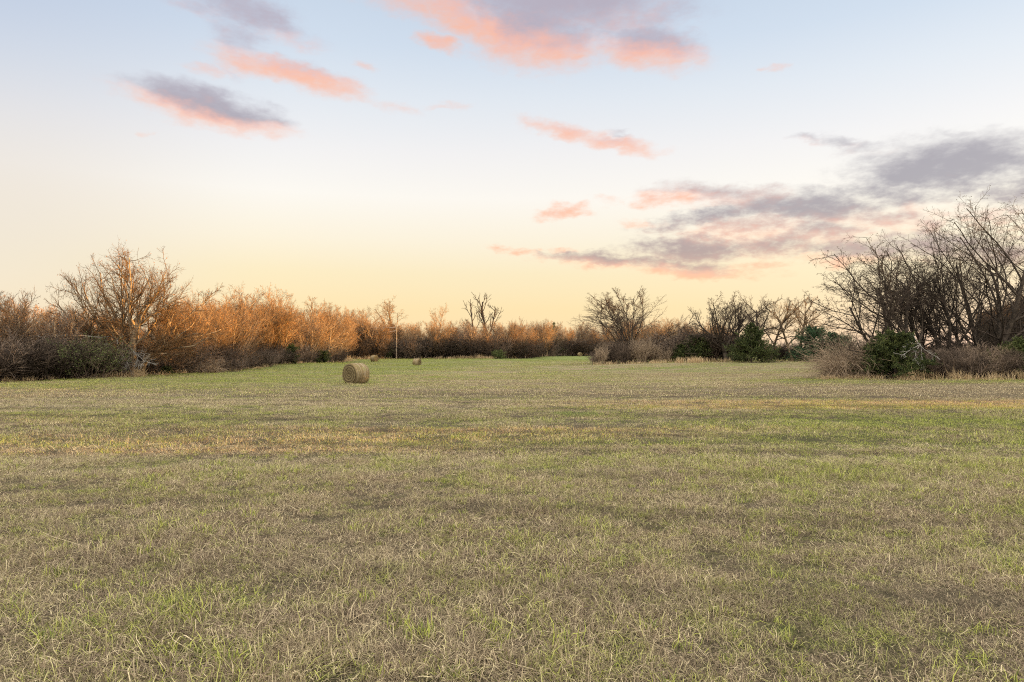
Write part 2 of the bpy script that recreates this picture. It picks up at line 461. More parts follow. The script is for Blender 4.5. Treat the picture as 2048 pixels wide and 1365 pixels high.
def grass_mats():
    # blades
    m, t, b = principled('grass_blade', 0.75, 0.2)
    geo = t.new('ShaderNodeNewGeometry')
    g, rows2, mow, fp, lush, y = field_colour(t, geo.outputs['Position'])
    at_ = t.new('ShaderNodeAttribute'); at_.attribute_name = 'shade'
    sh = at_.outputs['Fac']
    rnd = geo.outputs['Random Per Island']
    gg = t.math('ADD', g, t.math('MULTIPLY', t.math('SUBTRACT', sh, 0.5), 1.0))
    gg = t.math('ADD', gg, t.math('MULTIPLY', t.math('SUBTRACT', rnd, 0.5), 0.35))
    dry = t.mix(t.rng(rows2, 0.35, 0.65), (0.41, 0.315, 0.19), (0.55, 0.46, 0.285))
    dry = t.mix(t.rng(t.noise(fp, 0.9, 3, 0.6), 0.52, 0.7), dry, (0.35, 0.24, 0.155))
    dry = t.mix(t.rng(t.noise(fp, 2.2, 3, .6), 0.52, 0.66), dry, (0.24, 0.18, 0.12))
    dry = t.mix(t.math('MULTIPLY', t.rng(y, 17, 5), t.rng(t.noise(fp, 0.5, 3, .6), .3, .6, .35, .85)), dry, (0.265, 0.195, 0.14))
    dry = t.mix(t.rng(rnd, 0.6, 1.0), dry, (0.66, 0.56, 0.36))
    grn = t.mix(t.rng(rnd, 0.2, 0.9), (0.17, 0.25, 0.036), (0.40, 0.42, 0.09))
    grn = t.mix(lush, grn, (0.25, 0.31, 0.085))
    c = t.mix(t.rng(gg, 0.36, 0.78), dry, grn)
    c = t.mix(t.rng(rnd, 0.0, 0.8, 0.65, 0.0), c, (0.06, 0.045, 0.03))
    c = t.mix(t.math('MULTIPLY', mow, 0.5), c, (0.13, 0.10, 0.065))
    t.put(b.inputs['Base Color'], c)
    tr = t.new('ShaderNodeBsdfTranslucent'); t.put(tr.inputs[0], c)
    mx = t.new('ShaderNodeMixShader'); mx.inputs[0].default_value = 0.22
    t.l.new(b.outputs[0], mx.inputs[1]); t.l.new(tr.outputs[0], mx.inputs[2])
    t.l.new(mx.outputs[0], t.n['Material Output'].inputs[0])
    # thatch and soil under the blades
    m2, t, b = principled('field_thatch', 0.95, 0.1)
    geo = t.new('ShaderNodeNewGeometry')
    g, rows2, mow, fp, lush, y = field_colour(t, geo.outputs['Position'])
    dry = t.mix(t.rng(rows2, 0.35, 0.65), (0.27, 0.205, 0.13), (0.36, 0.295, 0.185))
    grn = t.mix(lush, (0.20, 0.215, 0.075), (0.21, 0.25, 0.075))
    c = t.mix(t.rng(g, 0.3, 0.85), dry, grn)
    c = t.mix(t.math('MULTIPLY', mow, 0.5), c, (0.12, 0.09, 0.06))
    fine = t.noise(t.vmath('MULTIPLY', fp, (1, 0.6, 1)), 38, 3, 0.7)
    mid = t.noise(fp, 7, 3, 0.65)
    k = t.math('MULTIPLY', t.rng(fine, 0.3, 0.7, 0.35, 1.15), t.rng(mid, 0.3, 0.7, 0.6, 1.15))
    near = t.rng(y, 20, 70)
    k = t.math('MULTIPLY', k, t.math('MULTIPLY_ADD', near, 0.64, 0.33))  # near thatch: brown soil tone, darkened further for shade between blades
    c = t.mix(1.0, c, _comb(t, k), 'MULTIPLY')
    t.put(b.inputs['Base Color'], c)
    bump = t.new('ShaderNodeBump'); bump.inputs['Strength'].default_value = 0.8; bump.inputs['Distance'].default_value = 0.03
    t.put(bump.inputs['Height'], fine); t.l.new(bump.outputs[0], b.inputs['Normal'])
    return m, m2


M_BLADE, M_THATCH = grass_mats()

# ------------------------------------------------------------------ ground
def build_ground():
    xs = np.r_[-4000, -2000, -1000, -600, np.arange(-400, -80, 10), np.arange(-80, 80, 2.0), np.arange(80, 401, 10), 600, 1000, 2000, 4000]
    ys = np.r_[-3000, -1000, -300, np.arange(-60, 0, 10), np.arange(0, 130, 1.5), np.arange(130, 500, 5), 600, 900, 1500, 3000, 6000]
    X, Y = np.meshgrid(xs, ys)
    Z = ground_z(X.ravel(), Y.ravel())
    far = np.hypot(X.ravel(), Y.ravel())
    Z = np.where(far > 550, Z * 0 + 3.0 + (Z - 3.0) * np.exp(-(far - 550) / 300), Z)
    g = Geo()
    nx, ny = len(xs), len(ys)
    i = np.arange(ny - 1)[:, None] * nx + np.arange(nx - 1)[None]
    q = np.stack([i, i + 1, i + nx + 1, i + nx], -1).reshape(-1, 4)
    g.add(np.stack([X.ravel(), Y.ravel(), Z], 1), q)
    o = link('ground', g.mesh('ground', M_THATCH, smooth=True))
    tag(o, 'mown hay meadow of dry tan stubble and green grass', 'field', kind='structure')


build_ground()


def blade_clump(rng, n, radius, h0, h1, w0, w1, green, lean, curl):
    """a loose clump of tapered blades standing and lying at random"""
    g = Geo()
    r = radius * np.sqrt(rng.random(n)); a = rng.random(n) * 2 * math.pi
    base = np.stack([r * np.cos(a), r * np.sin(a), np.full(n, -0.01)], 1)
    L = rng.uniform(h0, h1, n) * rng.uniform(0.6, 1.15, n)
    w = rng.uniform(w0, w1, n)
    az = rng.random(n) * 2 * math.pi
    th = np.abs(rng.normal(lean, 0.35, n)).clip(0.03, 1.5)
    d1 = np.stack([np.sin(th) * np.cos(az), np.sin(th) * np.sin(az), np.cos(th)], 1)
    th2 = (th + curl * rng.uniform(0.2, 1.2, n)).clip(0, 1.75)
    az2 = az + rng.normal(0, 0.5, n)
    d2 = np.stack([np.sin(th2) * np.cos(az2), np.sin(th2) * np.sin(az2), np.cos(th2)], 1)
    side = np.stack([-np.sin(az), np.cos(az), 0 * az], 1) + rng.normal(0, 0.3, (n, 3))
    side /= np.linalg.norm(side, axis=1, keepdims=True)
    mid = base + d1 * (L * 0.55)[:, None]
    tip = mid + d2 * (L * 0.45)[:, None]
    tip[:, 2] = tip[:, 2].clip(0.004, None); mid[:, 2] = mid[:, 2].clip(0.006, None)
    s = side * (w * 0.5)[:, None]
    V = np.stack([base - s, base + s, mid + s * 0.85, mid - s * 0.85, tip], 1)
    k = np.arange(n)[:, None] * 5
    shade = np.repeat(rng.normal(green, 0.12, n), 5)
    g.add(V, k + np.array([[0, 1, 2, 3]]), k + np.array([[3, 2, 4]]), shade=shade)
    return g.mesh('grass_clump', M_BLADE, shade=True)


def build_grass():
    rng = np.random.default_rng(11)
    col = bpy.data.collections.new('grass_clumps')
    kinds = []
    def kind(*a):
        me = blade_clump(rng, *a)
        o = bpy.data.objects.new('clump_%02d' % len(kinds), me)
        col.objects.link(o); kinds.append(o)
    for i in range(5):   # 0-4 near dry, messy
        kind(160, 0.25, 0.055, 0.15, 0.002, 0.0044, 0.36 + .05 * i, 1.0, 1.0)
    for i in range(2):   # 5-6 near dry, upright tuft
        kind(100, 0.13, 0.07, 0.17, 0.002, 0.0042, 0.44, 0.6, 1.0)
    for i in range(2):   # 7-8 near green tuft
        kind(34, 0.08, 0.07, 0.15, 0.0035, 0.007, 1.05, 0.5, 0.7)
    for i in range(4):   # 9-12 middle
        kind(230, 0.5, 0.045, 0.11, 0.003, 0.0065, 0.40 + .05 * i, 0.85, 0.9)
    for i in range(2):   # 13-14 middle green
        kind(50, 0.2, 0.05, 0.10, 0.005, 0.009, 1.0, 0.55, 0.6)
    for i in range(3):   # 15-17 far
        kind(150, 1.1, 0.045, 0.09, 0.010, 0.02, 0.5, 0.6, 0.6)
    for i in range(2):   # 18-19 very far
        kind(150, 2.2, 0.05, 0.09, 0.022, 0.045, 0.5, 0.6, 0.6)
    kind(4, 0.25, 0.35, 0.6, 0.0025, 0.004, 0.2, 1.35, 0.15)   # 20 long fallen straws
    for i in range(3):   # 21-23 matted litter lying flat
        kind(150, 0.3, 0.04, 0.11, 0.0025, 0.0055, 0.25, 1.42, 0.12)
    P, I, S = [], [], []
    def scatter(y0, y1, dens, idx, s0, s1, margin=2.5, thin=None):
        n = int(dens * (y1 - y0) * (0.78 * (y0 + y1) / 2 + margin) * 2)
        y = rng.uniform(y0, y1, n)
        half = 0.78 * y + margin
        mx = 0.78 * y1 + margin
        x = rng.uniform(-mx, mx, n)
        n2 = int(dens * (y1 - y0) * 2 * mx)
        y = rng.uniform(y0, y1, n2); x = rng.uniform(-mx, mx, n2)
        k = np.abs(x) < 0.78 * y + margin
        x, y = x[k], y[k]
        P.append(np.stack([x, y], 1)); I.append(rng.choice(idx, len(x))); S.append(rng.uniform(s0, s1, len(x)))
    scatter(2.2, 7, 36, [0, 1, 2, 3, 4], 0.8, 1.25)
    scatter(7, 13, 24, [0, 1, 2, 3, 4], 0.85, 1.3)
    scatter(2.2, 13, 4.0, [5, 6], 0.6, 1.35)
    scatter(2.2, 14, 4.2, [7, 8], 0.45, 1.25)
    scatter(2.2, 14, 0.8, [20], 0.7, 1.3)
    scatter(2.2, 15, 15, [21, 22, 23], 0.8, 1.3)
    scatter(13, 32, 6.5, [9, 10, 11, 12], 0.8, 1.3)
    scatter(13, 32, 2.6, [13, 14], 0.6, 1.3)
    scatter(32, 70, 1.9, [15, 16, 17], 0.8, 1.25)
    scatter(70, 185, 0.32, [18, 19], 0.8, 1.2, margin=3)
    P = np.concatenate(P); I = np.concatenate(I); S = np.concatenate(S)
    def patch_noise(cell, seed):                                    # smooth value noise over the field
        gr = np.random.default_rng(seed).random((512, 512))
        u = P / cell + 256; i = np.floor(u).astype(int); f = u - i; f = f * f * (3 - 2 * f); i = i % 511
        a = gr[i[:, 0], i[:, 1]] * (1 - f[:, 0]) + gr[i[:, 0] + 1, i[:, 1]] * f[:, 0]
        b = gr[i[:, 0], i[:, 1] + 1] * (1 - f[:, 0]) + gr[i[:, 0] + 1, i[:, 1] + 1] * f[:, 0]
        return a * (1 - f[:, 1]) + b * f[:, 1]
    rag = patch_noise(.55, 1) * .55 + patch_noise(1.7, 2) * .45
    S = S * np.where(P[:, 1] < 34, np.clip(.35 + 1.3 * rag, .5, 1.45), 1.0)     # rougher tussocks beside worn short spots
    zz = ground_z(P[:, 0], P[:, 1])
    n = len(P)
    me = bpy.data.meshes.new('grass')
    me.vertices.add(n)
    me.vertices.foreach_set('co', np.column_stack([P, zz]).astype(np.float32).ravel())
    a = me.attributes.new('rot', 'FLOAT_VECTOR', 'POINT')
    rot = np.zeros((n, 3), np.float32); rot[:, 2] = rng.uniform(0, 6.283, n); rot[:, :2] = rng.normal(0, 0.06, (n, 2))
    a.data.foreach_set('vector', rot.ravel())
    a = me.attributes.new('scl', 'FLOAT', 'POINT'); a.data.foreach_set('value', S.astype(np.float32))
    a = me.attributes.new('idx', 'INT', 'POINT'); a.data.foreach_set('value', I.astype(np.int32))
    me.materials.append(M_BLADE)
    o = link('grass', me)
    tag(o, 'short mown meadow grass, dry tan with green tufts', 'grass', kind='stuff')
    ng = bpy.data.node_groups.new('grass_scatter', 'GeometryNodeTree')
    ng.interface.new_socket('Geometry', in_out='INPUT', socket_type='NodeSocketGeometry')
    ng.interface.new_socket('Geometry', in_out='OUTPUT', socket_type='NodeSocketGeometry')
    t = NT(ng)
    gi = t.new('NodeGroupInput'); go = t.new('NodeGroupOutput')
    ci = t.new('GeometryNodeCollectionInfo')
    ci.inputs['Collection'].default_value = col
    ci.inputs['Separate Children'].default_value = True
    ci.inputs['Reset Children'].default_value = True
    iop = t.new('GeometryNodeInstanceOnPoints')
    def named(name, typ):
        nd = t.new('GeometryNodeInputNamedAttribute', data_type=typ); nd.inputs[0].default_value = name
        return nd.outputs[0]
    e2r = t.new('FunctionNodeEulerToRotation')
    t.l.new(named('rot', 'FLOAT_VECTOR'), e2r.inputs[0])
    t.l.new(gi.outputs[0], iop.inputs['Points'])
    t.l.new(ci.outputs[0], iop.inputs['Instance'])
    iop.inputs['Pick Instance'].default_value = True
    t.l.new(named('idx', 'INT'), iop.inputs['Instance Index'])
    t.l.new(e2r.outputs[0], iop.inputs['Rotation'])
    t.l.new(named('scl', 'FLOAT'), iop.inputs['Scale'])
    t.l.new(iop.outputs[0], go.inputs[0])
    md = o.modifiers.new('scatter', 'NODES'); md.node_group = ng


build_grass()

# ------------------------------------------------------------------ bare trees
def norm(v):
    return v / (np.linalg.norm(v, axis=-1, keepdims=True) + 1e-9)


def grow(rng, base, d, L, r0, n, wob, trop, taper=0.35, pull=None):
    B = len(base)
    P = np.empty((B, n, 3)); P[:, 0] = base
    up = np.array([0, 0, 1.0])
    d = norm(d)
    for i in range(1, n):
        d = d + rng.normal(0, wob, (B, 3)) + trop * up
        if pull is not None:
            d = d + pull
        d = norm(d)
        P[:, i] = P[:, i - 1] + d * (L / (n - 1))[:, None]
    R = r0[:, None] * (1 - (1 - taper) * np.linspace(0, 1, n)[None, :])
    return P, R


def spawn(rng, P, R, L, k, t0, t1, a0, a1, l0, l1, rf=0.62, fall=0.45, n=4, wob=0.12, trop=0.03, rmin=0.006, taper=0.35, pull=None, tippy=True):
    B, m, _ = P.shape
    tt = (np.arange(k)[None, :] + rng.random((B, k))) / k
    u = t0 + (t1 - t0) * tt
    f = u * (m - 1); i0 = np.clip(f.astype(int), 0, m - 2); fr = (f - i0)[..., None]
    bi = np.arange(B)[:, None]
    pa, pb = P[bi, i0], P[bi, i0 + 1]
    base = pa + (pb - pa) * fr
    T = norm(pb - pa)
    rad = R[bi, i0] * (1 - fr[..., 0]) + R[bi, i0 + 1] * fr[..., 0]
    ref = np.where(np.abs(T[..., 2:3]) > 0.9, np.array([1.0, 0, 0]), np.array([0, 0, 1.0]))
    N = norm(np.cross(T, ref)); Bn = np.cross(T, N)
    phi = np.arange(k)[None, :] * 2.4 + rng.random((B, 1)) * 6.28 + rng.normal(0, 0.5, (B, k))
    ang = rng.uniform(a0, a1, (B, k)) * math.pi / 180
    d = np.cos(ang)[..., None] * T + np.sin(ang)[..., None] * (np.cos(phi)[..., None] * N + np.sin(phi)[..., None] * Bn)
    Lc = L[:, None] * rng.uniform(l0, l1, (B, k)) * (1 - fall * tt)
    rc = np.maximum(rad * rf * rng.uniform(0.7, 1.0, (B, k)), rmin)
    P2, R2 = grow(rng, base.reshape(-1, 3), d.reshape(-1, 3), Lc.ravel(), rc.ravel(), n, wob, trop, taper, pull)
    R2 = np.maximum(R2, rmin * 0.6)
    return P2, R2, Lc.ravel()


def dome_warp(chains, zc, rx, rz, nb=28):
    """eases a crown towards a rounded outline: per direction about (0, zc), reach is pulled to the dome's radius"""
    A = np.concatenate([c.reshape(-1, 3) for c in chains])
    th = np.arctan2(A[:, 2] - zc, A[:, 0]); r = np.hypot(A[:, 0], A[:, 2] - zc)
    b = ((th + math.pi) / (2 * math.pi) * nb).astype(int) % nb
    mx = np.array([np.percentile(r[b == i], 99.5) if (b == i).any() else 1.0 for i in range(nb)])
    cen = (np.arange(nb) + .5) / nb * 2 * math.pi - math.pi
    dome = 1 / np.sqrt((np.cos(cen) / rx) ** 2 + (np.sin(cen) / rz) ** 2)
    f = np.clip(dome / mx, .55, 1.8)
    f = np.where(np.sin(cen) < -.35, 1.0, f)
    f = (np.roll(f, 1) + 2 * f + np.roll(f, -1)) / 4
    for c in chains:
        th = np.arctan2(c[..., 2] - zc, c[..., 0]); r = np.hypot(c[..., 0], c[..., 2] - zc)
        k = np.interp(th, cen, f, period=2 * math.pi)
        rm = np.interp(th, cen, mx, period=2 * math.pi)
        q = np.clip(r / rm * 1.4, 0, 1); q = q * q * (3 - 2 * q)
        g = 1 + (k - 1) * q
        c[..., 0] *= g; c[..., 2] = zc + (c[..., 2] - zc) * g


def make_tree(seed, trunks, levels, leaf=None, mats=None, name='tree', dome=None):
    """returns (trunk mesh, crown mesh); trunks: list of (x, y, dx, dy, length, radius)"""
    rng = np.random.default_rng(seed)
    tr = np.array(trunks, float)
    base = np.stack([tr[:, 0], tr[:, 1], np.full(len(tr), -0.15)], 1)
    d = np.stack([tr[:, 2], tr[:, 3], np.ones(len(tr))], 1)
    P, R = grow(rng, base, d, tr[:, 4], tr[:, 5], 9, 0.085, 0.02, 0.4)
    R[:, 0] *= 1.45; R[:, 1] *= 1.1
    gt = Geo(); gc = Geo()
    parts = [(gt, P, R, 8)]
    L = tr[:, 4].copy()
    for i, lv in enumerate(levels):
        lv = dict(lv)
        P, R, L = spawn(rng, P, R, L, **lv)
        parts.append((gt if i == 0 and lv.get('n', 4) > 5 else gc, P, R, 5 if i == 0 else (4 if i == 1 else 3)))
    if dome:
        dome_warp([q[1] for q in parts], *dome)
    for (gg, P_, R_, k_) in parts:
        gg.tubes(P_, R_, k_)
    if leaf:
        cnt, size, mi = leaf
        k = rng.integers(0, len(P), cnt)
        c = P[k, rng.integers(1, P.shape[1], cnt)] + rng.normal(0, 0.04, (cnt, 3))
        A = norm(rng.normal(0, 1, (cnt, 3))) * (size * rng.uniform(0.5, 1.2, cnt))[:, None]
        S = norm(np.cross(A, rng.normal(0, 1, (cnt, 3)))) * np.linalg.norm(A, axis=1, keepdims=True) * 0.55
        gc.leaves(c, A, S, m=1)
    mats = mats or (M_BARK_WARM, M_TWIG_WARM, M_DEADLEAF)
    return gt.mesh(name + '_trunk', mats[0], smooth=True), gc.mesh(name + '_crown', [mats[1], mats[2]])


def put_tree(name, meshes, x, y, rz=0.0, s=1.0, sz=None, tilt=0.0):
    e = bpy.data.objects.new(name, None)
    ROOT.objects.link(e)
    e.empty_display_size = 0.3
    e.location = (x, y, gz(x, y)); e.rotation_euler = (tilt, 0, rz); e.scale = (s, s, sz or s)
    link('trunk', meshes[0], e); link('crown', meshes[1], e)
    return e


def height_of(meshes):
    h = 0
    for me in meshes:
        a = np.empty(len(me.vertices) * 3, np.float32); me.vertices.foreach_get('co', a)
        h = max(h, np.percentile(a[2::3], 99.8))
    return h


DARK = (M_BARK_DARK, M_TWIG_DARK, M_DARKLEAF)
WARM = (M_BARK_WARM, M_TWIG_WARM, M_DEADLEAF)

# prototypes -------------------------------------------------------
def young(seed, leaf=0, mats=None):
    r = np.random.default_rng(seed)
    return make_tree(seed, [(0, 0, r.normal(0, .06), r.normal(0, .06), 8.0, 0.085)], [
        dict(k=20, t0=0.22, t1=0.98, a0=22, a1=48, l0=.34, l1=.55, n=6, wob=.08, trop=.06, rmin=.02, fall=.6),
        dict(k=9, t0=0.15, t1=1.0, a0=20, a1=45, l0=.35, l1=.6, n=4, wob=.1, trop=.05, rmin=.010),
        dict(k=7, t0=0.15, t1=1.0, a0=20, a1=50, l0=.4, l1=.7, n=3, wob=.12, trop=.04, rmin=.008)],
        leaf=(leaf, .06, 1) if leaf else None, mats=mats, name='young')


def brushy(seed, leaf=0, mats=None):
    r = np.random.default_rng(seed)
    st = [(r.normal(0, .5), r.normal(0, .5), r.normal(0, .25), r.normal(0, .25), r.uniform(4.5, 6.5), r.uniform(.05, .085)) for _ in range(6)]
    return make_tree(seed, st, [
        dict(k=13, t0=0.2, t1=1.0, a0=15, a1=42, l0=.35, l1=.62, n=6, wob=.09, trop=.07, rmin=.02, fall=.5),
        dict(k=7, t0=0.15, t1=1.0, a0=18, a1=42, l0=.4, l1=.65, n=4, wob=.1, trop=.05, rmin=.012),
        dict(k=5, t0=0.15, t1=1.0, a0=18, a1=45, l0=.4, l1=.7, n=3, wob=.12, trop=.04, rmin=.008)],
        leaf=(leaf, .055, 1) if leaf else None, mats=mats, name='brushy')


def tall(seed, leaf=0, mats=None):
    r = np.random.default_rng(seed)
    return make_tree(seed, [(0, 0, r.normal(0, .08), r.normal(0, .08), 7.5, 0.20)], [
        dict(k=9, t0=0.35, t1=1.0, a0=22, a1=55, l0=.45, l1=.8, n=7, wob=.13, trop=.07, rmin=.03, rf=.7, fall=.35),
        dict(k=8, t0=0.2, t1=1.0, a0=25, a1=55, l0=.35, l1=.6, n=5, wob=.13, trop=.04, rmin=.014),
        dict(k=7, t0=0.2, t1=1.0, a0=25, a1=55, l0=.35, l1=.6, n=4, wob=.14, trop=.02, rmin=.010),
        dict(k=5, t0=0.2, t1=1.0, a0=25, a1=55, l0=.4, l1=.65, n=3, wob=.15, trop=.02, rmin=.008)],
        leaf=(leaf, .07, 1) if leaf else None, mats=mats, name='tall')


GREYISH = (M_BARK_WARM, M_TWIG_BRUSH, M_DEADLEAF)
YOUNG = [young(i, 350) for i in (21, 22, 23)] + [young(24, 60, GREYISH)]
BRUSHY = [brushy(i, 1500, WARM) for i in (31, 32, 33)] + [brushy(i, 500, GREYISH) for i in (34, 35)]
TALL = [tall(i, 500) for i in (41, 42, 43)]
HT = {id(m): height_of(m) for m in YOUNG + BRUSHY + TALL}


def wood(pts, n, depth, off0, seed, name, label, group, mix, top, jitter=0.12):
    """trees strewn behind an edge given as (px, distance); top(px) is the photo row their tops reach"""
    rng = np.random.default_rng(seed)
    pp = np.array(pts, float)
    for i in range(n):
        px = pp[0, 0] + (pp[-1, 0] - pp[0, 0]) * ((i + rng.random()) / n)
        d0 = np.interp(px, pp[:, 0], pp[:, 1])
        d = d0 + off0 + depth * rng.random() ** 1.3
        x, y = at(px, d), d
        z = gz(x, y)
        h = (CAM_H + (HZ - top(px)) / F * d - z) * rng.uniform(1 - jitter * 1.6, 1 + jitter)
        u = rng.random()
        proto = YOUNG if u < mix[0] else (BRUSHY if u < mix[0] + mix[1] else TALL)
        m = proto[rng.integers(len(proto))]
        s = h / HT[id(m)]
        e = put_tree(name, m, x, y, rng.uniform(0, 6.28), s * rng.uniform(0.9, 1.15), s)
        tag(e, label, 'tree', group)


EDGE_L1 = [(-70, 50), (0, 52.5), (110, 56), (180, 59)]
EDGE_L2 = [(330, 67), (430, 78), (520, 93), (600, 113), (690, 150)]
EDGE_F = [(665, 170), (793, 182), (950, 184), (1040, 195), (1105, 235)]
EDGE_G = [(1100, 255), (1200, 300), (1330, 240), (1480, 210)]
wood(EDGE_L1, 24, 16, 0.5, 1, 'bare_tree', 'bare brown tree crowded at the left end of the woods, before the big spreading oak', 'bare trees left of the spreading oak',
     (.45, .35, .2), lambda p: np.interp(p, [-70, 40, 100, 180], [575, 590, 612, 630]))
wood([(180, 60), (330, 66)], 16, 20, 4, 2, 'bare_tree', 'bare brown tree standing behind the big spreading oak', 'bare trees behind the spreading oak',
     (.5, .4, .1), lambda p: 640)
wood(EDGE_L2, 62, 24, 0.8, 3, 'bare_tree', 'bare orange lit tree in the left woods between the spreading oak and the utility pole', 'bare trees between the spreading oak and the pole',
     (.3, .6, .1), lambda p: np.interp(p, [330, 400, 470, 560, 640, 690], [618, 607, 606, 609, 625, 640]))
wood(EDGE_L2, 11, 14, 8, 4, 'tall_bare_tree', 'taller bare tree rising above the orange lit woods left of the pole', 'taller trees above the left woods',
     (0, 0, 1), lambda p: np.interp(p, [330, 470, 560, 640, 690], [590, 576, 574, 606, 618]), 0.06)
wood(EDGE_F, 78, 26, 0.5, 5, 'bare_tree', 'bare tree in the far wood line behind the pole and small bales', 'bare trees of the far wood line',
     (.35, .6, .05), lambda p: np.interp(p, [665, 720, 800, 900, 1000, 1105], [622, 634, 646, 650, 645, 644]))
wood(EDGE_G, 44, 40, 1, 6, 'bare_tree', 'bare tree in the most distant wood line, behind the lone round crowned tree', 'bare trees of the most distant wood line',
     (.25, .65, .1), lambda p: np.interp(p, [1100, 1200, 1330, 1400, 1480], [645, 650, 641, 646, 662]))


def solo(name, meshes, px, d, top, label, group=None, rz=0.0, wide=1.0, cat='tree'):
    x, y = at(px, d), d
    h = CAM_H + (HZ - top) / F * d - gz(x, y)
    s = h / height_of(meshes)
    e = put_tree(name, meshes, x, y, rz, s * wide, s)
    tag(e, label, cat, group)
    return e


# taller single trees over the far line
solo('tall_bare_tree', tall(51, 100), 790, 200, 593, 'tall bare tree with a wide fan of limbs directly behind the utility pole', wide=1.15)
solo('tall_bare_tree', tall(52, 60), 882, 206, 607, 'slim tall bare tree in the far wood line between the pole and the dead snag', rz=1.0, wide=0.8)
solo('tall_bare_tree', tall(53, 60), 722, 196, 612, 'dark bushy topped bare tree just left of the pole, above the far woods', rz=2.0)
snag = make_tree(61, [(0, 0, .02, 0, 9.5, .24), (0.2, 0, .30, 0, 8.5, .16), (-0.2, 0, -.38, .05, 8.5, .18)], [
    dict(k=7, t0=0.45, t1=1.0, a0=18, a1=48, l0=.22, l1=.5, n=7, wob=.13, trop=.08, rmin=.06, rf=.72),
    dict(k=5, t0=0.3, t1=1.0, a0=20, a1=50, l0=.28, l1=.5, n=5, wob=.14, trop=.05, rmin=.035),
    dict(k=3, t0=0.4, t1=1.0, a0=20, a1=50, l0=.3, l1=.5, n=3, wob=.12, trop=.03, rmin=.016)], name='snag', mats=DARK)
solo('dead_snag', snag, 966, 213, 586, 'dead snag with thick bare limbs standing far above the distant wood line', wide=1.1)

# the big spreading oak on the left
oak = make_tree(71, [(-.6, 0, -.55, .05, 5.0, .34), (0.0, .2, -.16, .15, 5.6, .28), (0.5, 0, .22, -.08, 5.6, .36), (.8, .3, .6, .1, 5.0, .27), (-.7, .2, -.95, -.1, 4.4, .22), (.6, -.1, .9, .1, 4.0, .2)], [
    dict(k=10, t0=0.3, t1=1.0, a0=20, a1=56, l0=.6, l1=.95, n=8, wob=.14, trop=.03, rmin=.055, rf=.68, fall=.3),
    dict(k=10, t0=0.2, t1=1.0, a0=25, a1=58, l0=.35, l1=.6, n=6, wob=.16, trop=.015, rmin=.026),
    dict(k=8, t0=0.2, t1=1.0, a0=25, a1=60, l0=.35, l1=.6, n=4, wob=.18, trop=.015, rmin=.011),
    dict(k=5, t0=0.2, t1=1.0, a0=25, a1=60, l0=.4, l1=.7, n=3, wob=.18, trop=.02, rmin=.007)],
    leaf=(5200, .05, 1), name='oak', dome=(4.0, 7.0, 7.2))
oak_e = solo('spreading_oak', oak, 246, 62, 498, 'big bare spreading oak with a wide dome of sunlit limbs over the left woods', wide=1.1)
# pale dead branches hanging under it
def dead_branch(seed, L, r, d, k=9):
    rng = np.random.default_rng(seed)
    g = Geo()
    P, R = grow(rng, np.zeros((1, 3)), np.array([d]), np.array([L]), np.array([r]), 9, .13, -.05, .25)
    g.tubes(P, R, 6)
    Lc = np.array([L])
    for kk, rm in ((k, .018), (6, .010), (4, .007)):
        P, R, Lc = spawn(rng, P, R, Lc, k=kk, t0=.25, t1=1, a0=25, a1=55, l0=.35, l1=.6, n=5, wob=.15, trop=-.02, rmin=rm)
        g.tubes(P, R, 4)
    return g.mesh('dead_branch', M_DEADWOOD)


for i, (px, d, zc, L, dr) in enumerate([(222, 61.6, 3.6, 4.6, (-.95, -.45, -.05)), (236, 61.4, 3.4, 3.2, (.15, -.6, -.45)), (215, 61.6, 2.9, 3.8, (-.9, -.5, -.25)), (255, 61.4, 2.6, 3.4, (.9, -.5, -.2))]):
    x = at(px, d)
    b = link('dead_limb', dead_branch(80 + i, L, .05, dr), oak_e)
    b.matrix_parent_inverse.identity()
    sx, sy, szz = oak_e.scale
    b.location = ((x - oak_e.location.x) / sx, (d - oak_e.location.y) / sy, zc / szz)
    b['label'] = 'pale dead limb'

# the lone round-crowned tree in the middle
lone = make_tree(91, [(0, 0, .02, 0, 2.4, .26)], [
    dict(k=15, t0=0.45, t1=1.0, a0=10, a1=76, l0=2.8, l1=3.2, n=10, wob=.10, trop=.022, rmin=.06, rf=.55, fall=.05, taper=.25),
    dict(k=8, t0=0.2, t1=1.0, a0=20, a1=48, l0=.28, l1=.5, n=6, wob=.13, trop=.03, rmin=.028, fall=.45),
    dict(k=8, t0=0.2, t1=1.0, a0=22, a1=52, l0=.35, l1=.6, n=4, wob=.15, trop=.02, rmin=.018),
    dict(k=6, t0=0.3, t1=1.0, a0=25, a1=55, l0=.4, l1=.7, n=3, wob=.15, trop=.02, rmin=.010)],
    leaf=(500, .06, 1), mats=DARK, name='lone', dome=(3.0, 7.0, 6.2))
solo('round_crowned_tree', lone, 1262, 98, 576, 'lone dark bare tree with an open round crown above the middle thicket', wide=1.18)

# trees of the right-hand row
rowt = make_tree(95, [(0, 0, -.1, 0, 2.6, .26), (.5, .2, .35, 0, 3.0, .2)], [
    dict(k=8, t0=0.35, t1=1.0, a0=18, a1=50, l0=1.1, l1=1.9, n=8, wob=.13, trop=.05, rmin=.04, rf=.72, fall=.2),
    dict(k=9, t0=0.2, t1=1.0, a0=22, a1=48, l0=.3, l1=.55, n=5, wob=.13, trop=.05, rmin=.02),
    dict(k=8, t0=0.2, t1=1.0, a0=22, a1=50, l0=.35, l1=.6, n=4, wob=.15, trop=.03, rmin=.012),
    dict(k=4, t0=0.2, t1=1.0, a0=22, a1=50, l0=.4, l1=.7, n=3, wob=.15, trop=.03, rmin=.008)],
    leaf=(900, .06, 1), mats=DARK, name='row')
solo('bare_elm', rowt, 1452, 94, 586, 'dense twiggy bare tree left of the first tall cedar, pale trunk', wide=1.0)
